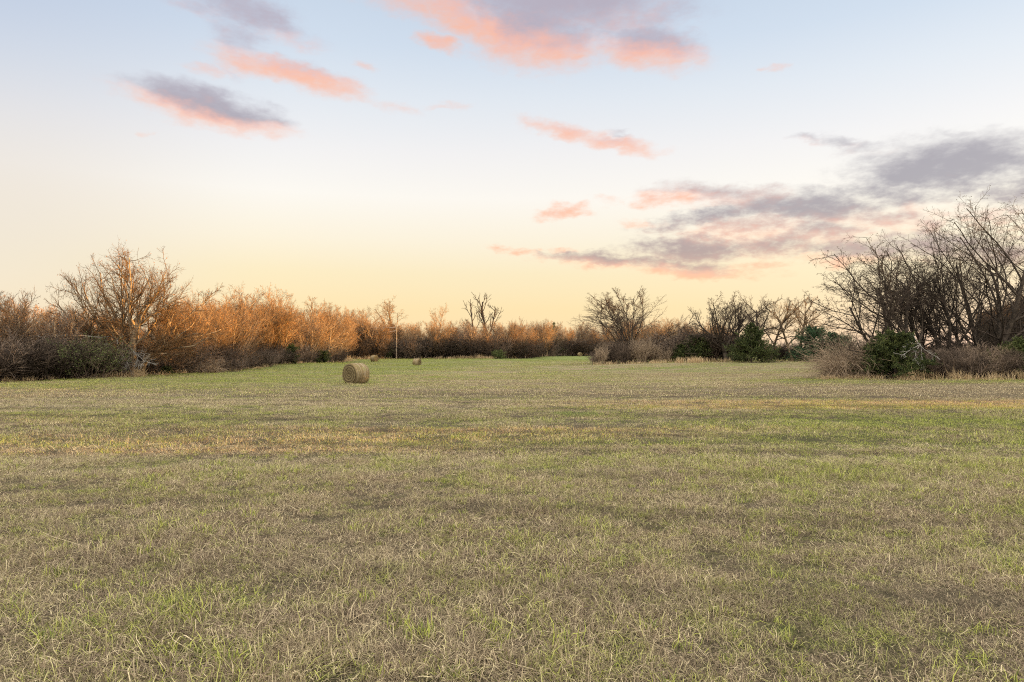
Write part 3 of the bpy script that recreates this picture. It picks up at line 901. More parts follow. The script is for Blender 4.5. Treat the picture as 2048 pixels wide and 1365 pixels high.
def forked(seed, trunks, mats, leaf):
    return make_tree(seed, trunks, [
        dict(k=9, t0=0.35, t1=1.0, a0=22, a1=58, l0=.4, l1=.75, n=8, wob=.13, trop=.04, rmin=.035, rf=.7, fall=.3),
        dict(k=8, t0=0.2, t1=1.0, a0=22, a1=52, l0=.32, l1=.58, n=5, wob=.14, trop=.03, rmin=.018),
        dict(k=7, t0=0.2, t1=1.0, a0=22, a1=52, l0=.35, l1=.6, n=4, wob=.15, trop=.02, rmin=.012),
        dict(k=3, t0=0.3, t1=1.0, a0=22, a1=52, l0=.4, l1=.6, n=3, wob=.15, trop=.02, rmin=.008)],
        leaf=(leaf, .065, 1), mats=mats, name='forked')


solo('bare_elm', forked(96, [(0, 0, -.08, 0, 6.2, .2), (.2, 0, .62, 0, 5.6, .17)], DARK, 600), 1534, 95, 579, 'open bare tree forking just right of the tall cedar', wide=.95)
solo('bare_elm', forked(97, [(-.4, 0, -.15, 0, 6.0, .19), (.5, 0, .08, 0, 6.2, .22), (.7, .2, .3, 0, 5.0, .15)], WARM, 900), 1592, 93, 596, 'bare tree with two dark trunks before the gap in the row', wide=.95)
solo('bare_elm', tall(98, 300, DARK), 1500, 104, 610, 'smaller bare tree half hidden behind the tall cedar', rz=3.0)

# the big dark clump on the right
PULL = np.array([-.045, -.01, 0])
def clump_tree(seed, trunks, pull, leaf=1500):
    r = np.random.default_rng(seed)
    return make_tree(seed, trunks, [
        dict(k=10, t0=0.15, t1=1.0, a0=20, a1=60, l0=.6, l1=1.0, n=9, wob=.10, trop=.02, rmin=.035, rf=.62, fall=.3, pull=pull),
        dict(k=10, t0=0.15, t1=1.0, a0=22, a1=55, l0=.3, l1=.6, n=6, wob=.13, trop=.0, rmin=.016),
        dict(k=7, t0=0.2, t1=1.0, a0=25, a1=60, l0=.3, l1=.55, n=4, wob=.16, trop=.0, rmin=.010),
        dict(k=3, t0=0.3, t1=1.0, a0=30, a1=65, l0=.3, l1=.5, n=3, wob=.16, trop=.0, rmin=.006)],
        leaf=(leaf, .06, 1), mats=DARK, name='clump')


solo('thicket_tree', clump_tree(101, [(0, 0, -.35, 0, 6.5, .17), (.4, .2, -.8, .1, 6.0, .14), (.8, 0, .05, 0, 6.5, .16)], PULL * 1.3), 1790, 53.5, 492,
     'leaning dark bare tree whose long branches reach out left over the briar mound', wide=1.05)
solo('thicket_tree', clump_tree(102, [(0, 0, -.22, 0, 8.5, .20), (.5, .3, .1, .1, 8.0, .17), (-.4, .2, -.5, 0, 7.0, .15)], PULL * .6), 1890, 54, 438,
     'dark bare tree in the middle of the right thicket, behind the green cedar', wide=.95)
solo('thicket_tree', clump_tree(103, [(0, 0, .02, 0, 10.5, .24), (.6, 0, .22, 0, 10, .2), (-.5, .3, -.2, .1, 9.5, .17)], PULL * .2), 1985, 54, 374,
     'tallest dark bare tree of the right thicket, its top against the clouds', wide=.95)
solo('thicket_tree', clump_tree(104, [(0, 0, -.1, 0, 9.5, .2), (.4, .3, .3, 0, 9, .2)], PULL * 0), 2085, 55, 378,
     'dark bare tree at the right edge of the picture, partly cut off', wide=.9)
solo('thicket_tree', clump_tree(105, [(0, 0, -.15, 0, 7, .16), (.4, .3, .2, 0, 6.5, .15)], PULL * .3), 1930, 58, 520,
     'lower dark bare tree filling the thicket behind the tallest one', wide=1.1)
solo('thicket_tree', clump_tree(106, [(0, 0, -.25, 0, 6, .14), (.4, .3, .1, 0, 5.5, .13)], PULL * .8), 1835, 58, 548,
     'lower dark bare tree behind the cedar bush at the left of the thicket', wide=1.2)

# ------------------------------------------------------------------ cedars
def cedar(seed, H, W, mat, n=9000, point=1.0, lift=0.12):
    rng = np.random.default_rng(seed)
    gt = Geo(); gc = Geo()
    P, R = grow(rng, np.array([[0, 0, -.1]]), np.array([[0, 0, 1.0]]), np.array([H * .97]), np.array([.05 * H / 3 + .05]), 8, .03, .05, .15)
    gt.tubes(P, R, 7)
    nb = int(75 * H / 3)
    t = rng.random(nb) ** 1.15
    z = .03 * H + t * H * .95
    prof = (1 - t) ** point * (0.8 + .2 * np.minimum(1, t / .12)) + 0.05
    lump = 1 + rng.normal(0, .34, nb)
    L = W * .5 * prof * lump.clip(.45, 1.6)
    a = rng.random(nb) * 6.283
    d = np.stack([np.cos(a), np.sin(a), rng.uniform(-.2, .4, nb) + t * .3], 1)
    b0 = np.stack([0 * a, 0 * a, z], 1)
    P, R = grow(rng, b0, d, np.maximum(L, .15), np.full(nb, .018), 5, .08, .06, .3)
    gt.tubes(P, R, 4)
    Lb = np.maximum(L, .15)
    P2, R2, L2 = spawn(rng, P, R, Lb, k=9, t0=.25, t1=1.0, a0=25, a1=60, l0=.28, l1=.5, n=4, wob=.12, trop=.06, rmin=.005, fall=.3)
    gc.tubes(P2, R2, 3, m=0)
    k = rng.integers(0, len(P2), n); f = rng.random(n) * 2.99
    i0 = f.astype(int); fr = (f - i0)[:, None]
    c = P2[k, i0] * (1 - fr) + P2[k, i0 + 1] * fr + rng.normal(0, .05, (n, 3))
    dr = norm(norm(P2[k, i0 + 1] - P2[k, i0]) + rng.normal(0, .55, (n, 3)) + np.array([0, 0, .25]))
    A = dr * (rng.uniform(.04, .11, n))[:, None]
    S = norm(np.cross(A, rng.normal(0, 1, (n, 3)))) * rng.uniform(.014, .034, n)[:, None]
    gc.leaves(c, A, S, m=0)
    return gt.mesh('cedar_trunk', M_BARK_DARK, smooth=True), gc.mesh('cedar_crown', [mat])


def put_cedar(px, d, top, W, seed, label, mat=M_CEDAR, n=14000, point=.8, group=None, cat='cedar'):
    x, y = at(px, d), d
    H = CAM_H + (HZ - top) / F * d - gz(x, y)
    e = put_tree('cedar', cedar(seed, H, W, mat, int(n * 2.6), point), x, y, seed * 1.3)
    tag(e, label, cat, group)


put_cedar(1503, 88, 646, 5.2, 201, 'tall pointed green cedar in the row right of the lone round crowned tree', n=20000, point=.95)
put_cedar(1630, 90, 660, 5.4, 202, 'rounded deep green cedar at the right end of the row, left of the briar mound', M_CEDAR_BLUE, 16000, .5)
put_cedar(1675, 88, 671, 4.6, 203, 'smaller deep green cedar touching the rounded one on its right', M_CEDAR_BLUE, 11000, .5)
put_cedar(1395, 96, 672, 4.4, 204, 'dark cedar wrapped in grey twigs left of the twiggy bare tree', n=11000, point=.6)
put_cedar(1360, 95, 692, 2.2, 205, 'low bright green cedar bush at the edge of the dry weeds', n=6000, point=.4)
put_cedar(1790, 50.5, 670, 4.7, 206, 'wide green cedar bush at the foot of the right thicket', n=22000, point=.55)
put_cedar(1755, 52, 690, 3.0, 207, 'small dark cedar bush pressed against the wide one by the briar mound', n=10000, point=.5)
put_cedar(583, 107, 693, 2.2, 208, 'small rounded dark cedar at the foot of the orange lit woods', n=7000, point=.35)
put_cedar(645, 125, 704, 2.6, 209, 'low green cedar at the woods edge left of the pole', n=5000, point=.4)
put_cedar(1108, 252, 644, 8.0, 210, 'dark pointed cedar rising from the far woods left of the lone tree', n=6000, point=.9)
put_cedar(1030, 212, 649, 7.0, 211, 'dark pointed cedar top among the far woods right of the dead snag', n=5000, point=.9)
put_cedar(1000, 181, 703, 3.4, 212, 'low olive green cedar at the base of the far woods', M_PRIVET, 4000, .4)
put_cedar(775, 181, 685, 3.2, 213, 'small light green tree just left of the pole foot', M_PRIVET, 3000, .3)
put_cedar(335, 66.5, 736, 1.1, 214, 'tiny green cedar seedling at the woods edge right of the spreading oak', n=2500, point=.5)
put_cedar(455, 84, 715, 2.0, 215, 'small dark green cedar under the brown shrubs right of the oak', n=4500, point=.4)
put_cedar(2035, 52, 690, 3.6, 216, 'dark green cedar bush at the right edge under the bare trees', M_PRIVET, 9000, .4)

# ------------------------------------------------------------------ shrubs
def shrub(seed, H, W, mat, stems=26, leafm=None, leaves=0, rm=.010, arch=0.0):
    rng = np.random.default_rng(seed)
    g = Geo()
    a = rng.random(stems) * 6.283; r = W * .28 * np.sqrt(rng.random(stems))
    b = np.stack([r * np.cos(a), r * np.sin(a), np.full(stems, -.08)], 1)
    sp = rng.uniform(.1, .6, stems) * W / H * .9
    d = np.stack([np.cos(a) * sp, np.sin(a) * sp, np.ones(stems)], 1)
    L = H * rng.uniform(.65, 1.0, stems)
    P, R = grow(rng, b, d, L, rng.uniform(.018, .035, stems), 7, .09, -arch, .4)
    g.tubes(P, R, 4)
    P, R, L = spawn(rng, P, R, L, k=9, t0=.15, t1=1, a0=20, a1=55, l0=.3, l1=.55, n=4, wob=.13, trop=.03 - arch, rmin=rm * 1.3)
    g.tubes(P, R, 3)
    P, R, L = spawn(rng, P, R, L, k=6, t0=.15, t1=1, a0=20, a1=60, l0=.4, l1=.7, n=3, wob=.15, trop=.0, rmin=rm)
    g.tubes(P, R, 3)
    if leaves:
        k = rng.integers(0, len(P), leaves)
        c = P[k, rng.integers(0, 3, leaves)] + rng.normal(0, .06, (leaves, 3))
        A = norm(rng.normal(0, 1, (leaves, 3))) * rng.uniform(.03, .07, leaves)[:, None]
        S = norm(np.cross(A, rng.normal(0, 1, (leaves, 3)))) * np.linalg.norm(A, axis=1, keepdims=True) * .5
        g.leaves(c, A, S, m=1)
    return g.mesh('shrub', [mat, leafm or mat])


SHRUBS = [shrub(300 + i, 3.0, 3.2, M_TWIG_BRUSH) for i in range(5)]
SHRUBS_D = [shrub(320 + i, 3.0, 3.4, M_TWIG_DARK, 30, M_DARKLEAF, 500) for i in range(4)]
SHRUBS_R = [shrub(330 + i, 3.0, 2.6, M_BRIAR, 30) for i in range(2)]


def put_shrub(me, px, d, top, label, wide=1.0, rz=0.0, group=None, name='bare_shrub', cat='shrub', H=3.0):
    x, y = at(px, d), d
    z = gz(x, y)
    h = CAM_H + (HZ - top) / F * d - z
    s = h / H * 1.05
    o = link(name, me, None, (x, y, z))
    o.rotation_euler = (0, 0, rz); o.scale = (s * wide, s * wide, s)
    return tag(o, label, cat, group)


def shrub_row(pts, n, off, depth, seed, protos, top, label, group, wide=(1.0, 1.6), jit=.25):
    rng = np.random.default_rng(seed)
    pp = np.array(pts, float)
    for i in range(n):
        px = pp[0, 0] + (pp[-1, 0] - pp[0, 0]) * (i + rng.random()) / n
        d = np.interp(px, pp[:, 0], pp[:, 1]) + off + depth * rng.random()
        tp = top(px)
        base = HZ + (CAM_H - gz(at(px, d), d)) / d * F
        tp = base - (base - tp) * rng.uniform(1 - jit, 1 + jit * .5)
        put_shrub(protos[rng.integers(len(protos))], px, d, tp, label, rng.uniform(*wide), rng.uniform(0, 6.28), group)


shrub_row(EDGE_L1 + [(240, 60.5), (330, 66)], 30, -.3, 4, 401, SHRUBS_D + SHRUBS, lambda p: np.interp(p, [-70, 170, 200, 300, 330], [682, 682, 706, 708, 690]), 'grey brown leafless shrub under the trees at the left end of the woods', 'shrubs at the left end of the woods')
shrub_row(EDGE_L2, 34, -.6, 6, 402, SHRUBS + SHRUBS_D[:2], lambda p: np.interp(p, [330, 420, 520, 600, 690], [672, 692, 698, 696, 700]), 'brown leafless shrub along the foot of the orange lit woods', 'shrubs along the orange lit woods')
shrub_row([(400, 73), (470, 80)], 5, -2.0, 3, 403, SHRUBS, lambda p: 712, 'low brown shrub spilling into the field right of the spreading oak', 'low shrubs spilling into the field')
shrub_row(EDGE_F, 52, -.5, 7, 404, SHRUBS_D + SHRUBS, lambda p: 678, 'dark leafless shrub along the foot of the far wood line', 'shrubs along the far wood line')
shrub_row([(1185, 94), (1345, 96)], 26, -1.0, 6, 405, SHRUBS_R + SHRUBS[:2] + SHRUBS_D[:1], lambda p: np.interp(p, [1185, 1215, 1260, 1310, 1345], [708, 690, 678, 688, 700]), 'reddish brown leafless shrub in the thicket under the lone tree', 'shrubs under the lone tree', (.8, 1.2))
shrub_row([(1340, 98), (1480, 96)], 16, 0, 6, 406, SHRUBS + SHRUBS_D[:2], lambda p: 668, 'grey brown leafless shrub between the lone tree and the tall cedar', 'shrubs between the lone tree and the tall cedar')
shrub_row([(1110, 250), (1200, 270)], 8, 0, 8, 407, SHRUBS_D, lambda p: 680, 'dark shrub at the end of the green clearing', 'shrubs at the end of the clearing')
shrub_row([(1525, 97), (1620, 95)], 7, 0, 5, 408, SHRUBS_D, lambda p: 690, 'low dark shrub between the trunks of the bare row', 'shrubs between the trunks of the row')
shrub_row([(1790, 54), (2080, 54)], 16, 0, 5, 409, SHRUBS_D + SHRUBS[:1], lambda p: np.interp(p, [1790, 1860, 2080], [695, 690, 690]), 'dark tangled shrub under the tall trees of the right thicket', 'shrubs of the right thicket')
shrub_row([(1850, 50), (2070, 50)], 11, 0, 2, 410, SHRUBS + SHRUBS_R[:1], lambda p: 700, 'low brown bramble along the front of the right thicket', 'brambles before the right thicket')
put_shrub(shrub(350, 3.0, 4.2, M_TWIG_BRUSH, 34, M_PRIVET, 7000), 180, 57.5, 678, 'olive green leafy shrub under the big spreading oak', 1.0, name='leafy_shrub')
put_shrub(shrub(351, 3.0, 4.2, M_TWIG_BRUSH, 30, M_PRIVET, 3500), 130, 57, 706, 'thin green leafy shrub left of the olive one under the oak', 1.2, name='leafy_shrub')
put_shrub(shrub(352, 3.0, 4.2, M_TWIG_BRUSH, 40, M_BRIAR, 600), 1730, 62, 678, 'mauve brown twiggy shrub behind the tan briar mound', 1.1)


def briar(seed, H, W, n):
    rng = np.random.default_rng(seed)
    g = Geo()
    a = rng.random(n) * 6.283; r = W * .5 * np.sqrt(rng.random(n)) * .8
    b = np.stack([r * np.cos(a), r * np.sin(a) * .8, np.full(n, -.05)], 1)
    a2 = rng.random(n) * 6.283
    d = np.stack([np.cos(a2) * .45, np.sin(a2) * .45, np.ones(n)], 1)
    top = H * (1 - (r / (W * .5)) ** 2 * .7)
    P, R = grow(rng, b, d, top * rng.uniform(1.1, 1.9, n), rng.uniform(.008, .016, n), 9, .16, -.2, .5)
    P[:, 1:, 2] = np.maximum(P[:, 1:, 2], .02)
    g.tubes(P, R, 3)
    P, R, L = spawn(rng, P, R, top, k=5, t0=.2, t1=1, a0=25, a1=65, l0=.2, l1=.4, n=4, wob=.18, trop=-.03, rmin=.006)
    g.tubes(P, R, 3)
    return g.mesh('briar', [M_BRIAR])


o = link('briar_mound', briar(360, 2.9, 3.9, 800), None, (at(1692, 53), 53, gz(at(1692, 53), 53)))
tag(o, 'tan briar mound of dry arching canes at the left foot of the right thicket', 'briar')
o = link('briar_mound', briar(361, 1.7, 3.6, 380), None, (at(415, 73), 72, gz(at(415, 73), 72)))
tag(o, 'low tan briar mound at the woods edge right of the spreading oak', 'briar')

# pale dead limb lying across the cedar bush
lx = at(1842, 48.6)
def limb_mesh():
    rng = np.random.default_rng(88)
    g = Geo()
    d = np.array([(-.85, -.3, -.55), (-.45, -.3, -.8), (.05, -.3, -.95), (.45, -.25, -.75), (-.7, -.2, -.2)])
    L = np.array([2.2, 1.7, 1.9, 1.6, 1.2])
    P, R = grow(rng, np.zeros((5, 3)) + rng.normal(0, .04, (5, 3)), d, L, np.full(5, .022), 8, .12, .02, .35)
    g.tubes(P, R, 5)
    up, ru = grow(rng, np.zeros((1, 3)), np.array([[.25, .9, .45]]), np.array([1.3]), np.array([.035]), 5, .08, 0, .8)
    g.tubes(up, ru, 5)
    for kk, rm in ((5, .014), (4, .008)):
        P, R, L = spawn(rng, P, R, L, k=kk, t0=.25, t1=1, a0=25, a1=60, l0=.25, l1=.45, n=4, wob=.15, trop=-.02, rmin=rm)
        g.tubes(P, R, 3)
    return g.mesh('fallen_limb', M_DEADWOOD)


limb = link('fallen_limb', limb_mesh(), None, (lx, 48.8, gz(lx, 48.8) + 2.55))
tag(limb, 'pale grey dead limb drooping in front of the wide cedar bush', 'dead branch')

# ------------------------------------------------------------------ stuff: undergrowth, tall dry grass, off-field woods
def twig_mass(rng, x, y, h, r0, mat, spread=.45, leaves=0, leafsize=.06, leafmat_=None):
    n = len(x)
    b = np.stack([x, y, ground_z(x, y) - .05], 1)
    d = np.stack([rng.normal(0, spread, n), rng.normal(0, spread, n), np.ones(n)], 1)
    g = Geo()
    P, R = grow(rng, b, d, h, np.full(n, r0), 4, .16, .0, .35)
    g.tubes(P, R, 3)
    P2, R2, _ = spawn(rng, P, R, h, k=4, t0=.2, t1=1, a0=25, a1=60, l0=.35, l1=.6, n=3, wob=.15, trop=.02, rmin=r0 * .55)
    g.tubes(P2, R2, 3)
    if leaves:
        k = rng.integers(0, n, leaves)
        c = P[k, rng.integers(1, 4, leaves)] + rng.normal(0, .3, (leaves, 3))
        A = norm(rng.normal(0, 1, (leaves, 3))) * (leafsize * rng.uniform(.6, 1.3, leaves))[:, None]
        S = norm(np.cross(A, rng.normal(0, 1, (leaves, 3)))) * leafsize * .6
        g.leaves(c, A, S, m=1)
    return g.mesh('twigs', [mat, leafmat_ or mat])


def strip(rng, pts, n, o0, o1):
    pp = np.array(pts, float)
    px = rng.uniform(pp[0, 0], pp[-1, 0], n)
    d = np.interp(px, pp[:, 0], pp[:, 1]) + rng.uniform(o0, o1, n)
    return at(px, d), d


def undergrowth():
    rng = np.random.default_rng(500)
    xs, ys, hs = [], [], []
    for pts, n, o0, o1, h in ((EDGE_L1 + [(240, 61), (330, 66)], 3000, 2, 14, 3.4), (EDGE_L2, 4200, 3, 16, 3.4), (EDGE_F, 4600, 4, 18, 4.6), (EDGE_G, 2600, 5, 25, 4.5),
                              ([(1795, 55), (2100, 56)], 1300, 0, 5, 2.4)):
        x, y = strip(rng, pts, n, o0, o1)
        xs.append(x); ys.append(y); hs.append(h * rng.uniform(.5, 1.0, n))
    x = np.concatenate(xs); y = np.concatenate(ys); h = np.concatenate(hs)
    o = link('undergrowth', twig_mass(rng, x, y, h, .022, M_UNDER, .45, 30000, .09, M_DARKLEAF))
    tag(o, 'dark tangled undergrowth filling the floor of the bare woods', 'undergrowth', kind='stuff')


undergrowth()


def tall_grass():
    rng = np.random.default_rng(510)
    px, d, h, r = [], [], [], []
    def tuft(p, dd, hh, rad, n):
        px.append(at(p, dd) + rng.normal(0, rad, n)); d.append(dd + rng.normal(0, rad, n)); h.append(hh * rng.uniform(.55, 1.1, n))
    def edge(pts, n, o0, o1, hh, rad, per):
        pp = np.array(pts, float)
        for i in range(n):
            p = rng.uniform(pp[0, 0], pp[-1, 0])
            dd = np.interp(p, pp[:, 0], pp[:, 1]) + rng.uniform(o0, o1)
            tuft(p, dd, hh * rng.uniform(.2, 1.35), rad * rng.uniform(.4, 1.2), int(per * rng.uniform(.3, 1.2)))
    tuft(276, 60, 1.0, .28, 160); tuft(232, 59, .8, .3, 90); tuft(262, 60, .6, .4, 80)
    edge(EDGE_L1 + [(240, 60), (330, 65.5)], 60, -1.2, .2, .5, .35, 45)
    edge(EDGE_L2, 90, -1.6, 0, .6, .4, 45)
    edge([(640, 138), (700, 158)], 34, -3, 1, 1.1, .7, 60)
    edge(EDGE_F[:4], 60, -1.5, .5, 1.0, .6, 26)
    edge([(690, 172), (760, 178)], 22, -3, 0, 1.2, .8, 60)
    edge([(895, 182), (985, 183)], 26, -2, 0, 1.4, .8, 55)
    edge([(1190, 92), (1345, 93)], 34, -1.0, 1.0, .6, .4, 26)
    edge([(1310, 90), (1480, 92)], 50, 0, 4, .8, .5, 26)
    tuft(1360, 89.5, 1.0, .3, 120); tuft(1385, 89.5, 1.1, .4, 140); tuft(1398, 89.8, 1.0, .4, 120)
    edge([(1480, 92), (1640, 91)], 30, 0, 3, .4, .5, 20)
    edge([(1650, 52), (1760, 50.5)], 40, -1, .6, .45, .4, 50)
    edge([(1790, 49.2), (2060, 49)], 46, -.7, .8, .8, .35, 30)
    tuft(1825, 48.6, 1.1, .1, 26); tuft(1805, 48.6, .8, .15, 20)
    x = np.concatenate(px); y = np.concatenate(d); hh = np.concatenate(h)
    n = len(x)
    g = Geo()
    b = np.stack([x, y, ground_z(x, y) - .03], 1)
    a = rng.random(n) * 6.283; th = np.abs(rng.normal(.22, .22, n))
    d1 = np.stack([np.sin(th) * np.cos(a), np.sin(th) * np.sin(a), np.cos(th)], 1)
    d2 = norm(d1 + np.stack([np.cos(a), np.sin(a), -.3 + 0 * a], 1) * rng.uniform(.1, .9, n)[:, None])
    m = b + d1 * (hh * .6)[:, None]; tip = m + d2 * (hh * .4)[:, None]
    s = norm(np.stack([np.cos(a * 7), np.sin(a * 7), 0 * a], 1)) * (.006 + .00008 * y)[:, None]
    V = np.stack([b - s, b + s, m + s, m - s, tip], 1)
    k = np.arange(n)[:, None] * 5
    g.add(V, k + np.array([[0, 1, 2, 3]]), k + np.array([[3, 2, 4]]))
    o = link('tall_dry_grass', g.mesh('tall_dry_grass', [M_DRYGRASS]))
    tag(o, 'tall dry straw coloured grass fringing the woods', 'tall grass', kind='stuff')


tall_grass()


def far_woods():
    """the wood across the next field, a low strip on the skyline"""
    rng = np.random.default_rng(520)
    n = 2600
    x, y = strip(rng, [(1420, 480), (1800, 500), (2400, 520)], n, 0, 40)
    h = 8.0 * rng.uniform(.6, 1.1, n)
    o = link('far_off_woods', twig_mass(rng, x, y, h, .09, M_TWIG_WARM, .25, 6000, .4, M_DARKLEAF))
    tag(o, 'low far off wood on the skyline beyond the right hand row', 'woods', kind='stuff')


far_woods()


def east_woods():
    """the wood along the right side of the meadow: unseen, its tops and gaps shaped for the evening shade and sun streaks"""
    rng = np.random.default_rng(530)
    ln = np.array([(62, -40), (62, 10), (63, 45), (66, 60), (80, 82), (100, 125), (128, 170), (155, 215), (190, 280)], float)
    seg = np.r_[0, np.cumsum(np.hypot(*np.diff(ln, axis=0).T))]
    n = 20000
    s = rng.uniform(0, seg[-1], n)
    y = np.interp(s, seg, ln[:, 1]) + rng.normal(0, .6, n)
    x = np.interp(s, seg, ln[:, 0]) + rng.uniform(0, 6, n)
    H = np.interp(y, [-40, 13.2, 13.6, 18.6, 19.0, 24.6, 25.2, 30.4, 31.0, 46, 48, 56, 58, 72, 84, 100, 112, 160, 280],
                  [11, 9, 3.6, 3.6, 9, 9, 2.3, 2.3, 9, 10, 14, 14, 12.2, 12.0, 13.6, 13.6, 14, 16, 18])  # heights and gaps set to place the shade line and sun streaks
    h = H * rng.uniform(.6, 1.02, n)
    g = Geo()
    b = np.stack([x, y, ground_z(x, y) - .1], 1)
    d = np.stack([rng.normal(0, .05, n), rng.normal(0, .05, n), np.ones(n)], 1)
    P, R = grow(rng, b, d, h, np.full(n, .07), 5, .03, .05, .5)
    g.tubes(P, R, 3)
    P2, R2, _ = spawn(rng, P, R, np.where((y > 13) & (y < 31), .5, 1.0) * np.minimum(h, 6), k=5, t0=.2, t1=1, a0=25, a1=60, l0=.1, l1=.2, n=3, wob=.1, trop=.0, rmin=.04)
    g.tubes(P2, R2, 3)
    def sun_blocks(m, y0, y1, z0, z1, L):                              # added limbs that trim the sun streak through the first gap
        yy = rng.uniform(y0, y1, m)
        b2 = np.stack([rng.uniform(62, 66, m), yy, z0 + (np.interp(yy, [13.4, 18.6], z1) - z0) * rng.random(m)], 1)
        P3, R3 = grow(rng, b2, rng.normal(0, 1, (m, 3)) * (1, 1, .3), np.full(m, L), np.full(m, .06), 4, .15, 0, .6)
        g.tubes(P3, R3, 3)
    sun_blocks(1500, 13.2, 18.9, .3, (5.2, 4.4), 1.2)
    sun_blocks(500, 16.9, 19.2, 5.9, (9, 9), 1.0)
    sun_blocks(90, 13.4, 18.6, 5.0, (6.6, 6.0), 1.0)
    m = 1900                                                        # limbs added over the second gap to cut its sun streak short
    b2 = np.stack([rng.uniform(62, 65, m), rng.uniform(24.4, 31.6, m), rng.uniform(4.9, 9.2, m)], 1)
    P3, R3 = grow(rng, b2, rng.normal(0, 1, (m, 3)) * (1, 1, .35), np.full(m, 1.5), np.full(m, .06), 4, .15, 0, .6)
    g.tubes(P3, R3, 3)
    o = link('shading_woods', g.mesh('shading_woods', [M_TWIG_DARK]))
    tag(o, 'bare wood along the right side of the meadow, outside the picture, shaped to cast its shade', 'woods', kind='stuff')


east_woods()

# ------------------------------------------------------------------ hay bales
def hay_mats():
    m, t, b = principled('hay_end', 0.95, 0.1)
    tc = t.new('ShaderNodeTexCoord')
    sep = t.new('ShaderNodeSeparateXYZ'); t.put(sep.inputs[0], tc.outputs['Object'])
    x, y, z = sep.outputs
    ny = y
    r = t.math('SQRT', t.math('ADD', t.math('MULTIPLY', y, y), t.math('MULTIPLY', z, z)))
    ang = t.math('DIVIDE', t.math('ARCTAN2', z, y), 2 * math.pi)
    n = t.noise(tc.outputs['Object'], 6, 4, .65)
    sp = t.math('ADD', t.math('MULTIPLY', r, 5.5), t.math('ADD', ang, t.math('MULTIPLY', n, .7)))
    ring = t.math('PINGPONG', sp, 0.5)
    straw = t.noise(t.vmath('MULTIPLY', tc.outputs['Object'], (1, 3, 1)), 28, 3, .7)
    c = t.mix(t.rng(ring, .05, .45), (0.035, .025, .012), (0.17, .13, .065))
    c = t.mix(t.rng(straw, .45, .75), c, (0.25, .205, .12))
    c = t.mix(t.rng(n, .5, .75, 0, .6), c, (0.12, .10, .045))
    t.put(b.inputs['Base Color'], c)
    bp = t.new('ShaderNodeBump'); bp.inputs['Strength'].default_value = .9; bp.inputs['Distance'].default_value = .04
    t.put(bp.inputs['Height'], t.math('ADD', ring, t.math('MULTIPLY', straw, .5))); t.l.new(bp.outputs[0], b.inputs['Normal'])
    m2, t, b = principled('hay_wrap', 0.9, 0.15)
    tc = t.new('ShaderNodeTexCoord')
    fib = t.noise(t.vmath('MULTIPLY', tc.outputs['Object'], (9, 2.2, 2.2)), 5.0, 4, .7)
    pt = t.noise(tc.outputs['Object'], 2.6, 4, .6)
    band = t.noise(t.vmath('MULTIPLY', tc.outputs['Object'], (7, .25, .25)), 1.6, 2, .5)
    c = t.mix(t.rng(fib, .35, .68), (0.095, .068, .033), (0.28, .21, .105))
    c = t.mix(t.rng(band, .45, .62, 0, .55), c, (0.33, .28, .20))
    c = t.mix(t.rng(pt, .52, .72, 0, .75), c, (0.19, .18, .07))
    t.put(b.inputs['Base Color'], c)
    bp = t.new('ShaderNodeBump'); bp.inputs['Strength'].default_value = .7; bp.inputs['Distance'].default_value = .03
    t.put(bp.inputs['Height'], fib); t.l.new(bp.outputs[0], b.inputs['Normal'])
    return m, m2


M_HAY, M_WRAP = hay_mats()
M_STRAW = leafmat('loose_straw', (0.12, .09, .045), (0.28, .22, .12), .2, 3)


def bale_meshes(seed, Rb=.75, L=1.3):
    rng = np.random.default_rng(seed)
    k = 72
    a = np.arange(k) * 2 * math.pi / k
    def body(prof, mat, closed, name):
        g = Geo(); V = []
        for (x, r) in prof:
            rr = r + .012 * np.sin(a * 5 + x * 3 + seed) + rng.normal(0, .006, k) if r > .05 else np.full(k, r)
            yy = np.cos(a) * rr; zz = np.sin(a) * rr
            zz = np.where(zz < 0, np.maximum(zz, -Rb * .93), zz) * 1.0      # sags flat on the ground
            V.append(np.stack([np.full(k, x) + (rng.normal(0, .012, k) if abs(x) > L * .49 else 0), yy, zz], 1))
        n = len(V)
        i = np.arange(n - 1)[:, None]; j = np.arange(k)[None]; j2 = (j + 1) % k
        q = np.stack(np.broadcast_arrays(i * k + j, i * k + j2, (i + 1) * k + j2, (i + 1) * k + j), -1).reshape(-1, 4)
        g.add(np.concatenate(V), q)
        return g
    h = L / 2
    roll = body([(-h + .05, .02), (-h + .02, .2), (-h, .45), (-h, .62), (-h + .02, .70), (-h + .07, .735), (h - .07, .735), (h - .02, .70), (h, .62), (h, .45), (h - .02, .2), (h - .05, .02)], M_HAY, True, 'roll')
    wrap = body([(-h + .045, .722), (-h + .07, .75), (-h * .5, .757), (0, .754), (h * .5, .757), (h - .07, .75), (h - .045, .722)], M_WRAP, False, 'wrap')
    fz = Geo()
    for sgn in (-1, 1):
        n = 900
        r = .72 * np.sqrt(rng.random(n)); aa = rng.random(n) * 6.283
        c = np.stack([np.full(n, sgn * h * 1.0), r * np.cos(aa), np.maximum(r * np.sin(aa), -.66)], 1)
        tang = np.stack([rng.normal(0, .35, n) + sgn * .3, -np.sin(aa), np.cos(aa)], 1) + rng.normal(0, .3, (n, 3))
        A = norm(tang) * rng.uniform(.03, .09, n)[:, None]
        S = norm(np.cross(A, rng.normal(0, 1, (n, 3)))) * .0045
        fz.leaves(c, A, S, m=0)
    return roll.mesh('hay_roll', [M_HAY], smooth=True), wrap.mesh('net_wrap', [M_WRAP], smooth=True), fz.mesh('loose_straw', [M_STRAW])


BALE = bale_meshes(7)


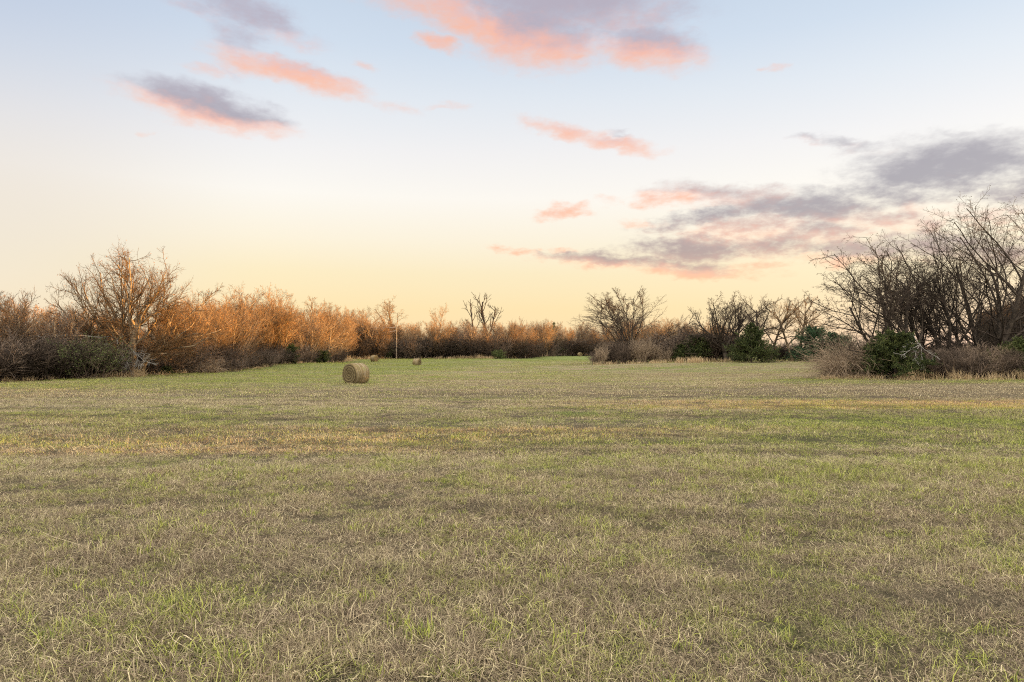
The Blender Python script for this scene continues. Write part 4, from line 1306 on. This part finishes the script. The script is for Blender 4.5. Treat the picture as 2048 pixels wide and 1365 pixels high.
def put_bale(px, d, base_row, normal_deg, label, s=1.0):
    x, y = at(px, d), d
    z = gz(x, y)
    e = bpy.data.objects.new('hay_bale', None); ROOT.objects.link(e)
    e.location = (x, y, z - .02); e.rotation_euler = (0, 0, math.radians(normal_deg)); e.scale = (s, s, s)
    for nm, me in zip(('hay_roll', 'net_wrap', 'loose_straw'), BALE):
        o = link(nm, me, e, (0, 0, .75 * .93))
        if nm == 'hay_roll':
            pass
    tag(e, label, 'hay bale', 'round hay bales left in the field')


put_bale(712, 49.3, 769, -125, 'large near round hay bale showing its spiral end to the left', 1.03)
put_bale(749, 155, 725, -38, 'small round hay bale before the pole, its end lit from the right')
put_bale(834, 136, 734, -21, 'small round hay bale right of the pole, out in the open grass')
put_bale(1160, 250, 711, -60, 'tiniest pale round hay bale at the far end of the green clearing')

# ------------------------------------------------------------------ utility pole and wires
M_POLE = bark('pole_wood', (0.14, .11, .08), (0.27, .22, .17), 0, 2)
mw, tw, bw = principled('wire_metal', .5, .4)
bw.inputs['Base Color'].default_value = (.45, .33, .24, 1)
pd = 179.0
pxx = at(793, pd); pz = gz(pxx, pd)
ph = CAM_H + (HZ - 653) / F * pd - pz
g = Geo()
g.tubes(np.array([[[0, 0, -.3], [.0, 0, ph * .5], [.02, 0, ph]]]), np.array([[.17, .15, .12]]), 10)
pole = bpy.data.objects.new('utility_pole', None); ROOT.objects.link(pole); pole.location = (pxx, pd, pz)
tag(pole, 'thin wooden utility pole standing before the far wood line', 'utility pole')
g.add([[-.11, -.11, ph], [.13, -.11, ph], [.13, .11, ph], [-.11, .11, ph], [0.01, 0, ph + .05]], None, [[0, 1, 4], [1, 2, 4], [2, 3, 4], [3, 0, 4]])
link('post', g.mesh('post', [M_POLE], smooth=False), pole)
gi = Geo()
for zz in (ph - .15, ph - 1.9):
    for k_, (r_, z0) in enumerate(((.05, 0), (.09, .05), (.05, .1), (.08, .14))):
        gi.tubes(np.array([[[-.16, 0, zz + z0], [-.16, 0, zz + z0 + .05]]]), np.array([[r_, r_ * .8]]), 8)
link('insulator', gi.mesh('insulator', [mw]), pole)


def wire(row0, row1, px1, d1, sag, label):
    z0 = CAM_H + (HZ - row0) / F * pd; x1 = at(px1, d1); z1 = CAM_H + (HZ - row1) / F * d1
    t = np.linspace(0, 1, 30)[:, None]
    p = np.array([pxx - .16, pd, z0]) * (1 - t) + np.array([x1, d1, z1]) * t
    p[:, 2] -= sag * 4 * t[:, 0] * (1 - t[:, 0])
    g = Geo(); g.tubes(p[None], np.full((1, 30), .075), 4)
    o = link('power_line', g.mesh('power_line', [mw]))
    tag(o, label, 'wire', 'wires strung from the pole')


wire(655, 652, 560, 185, .5, 'upper wire running level from the pole top left into the trees')
wire(662, 676, 560, 185, 1.0, 'lower sagging wire running from the pole left into the trees')
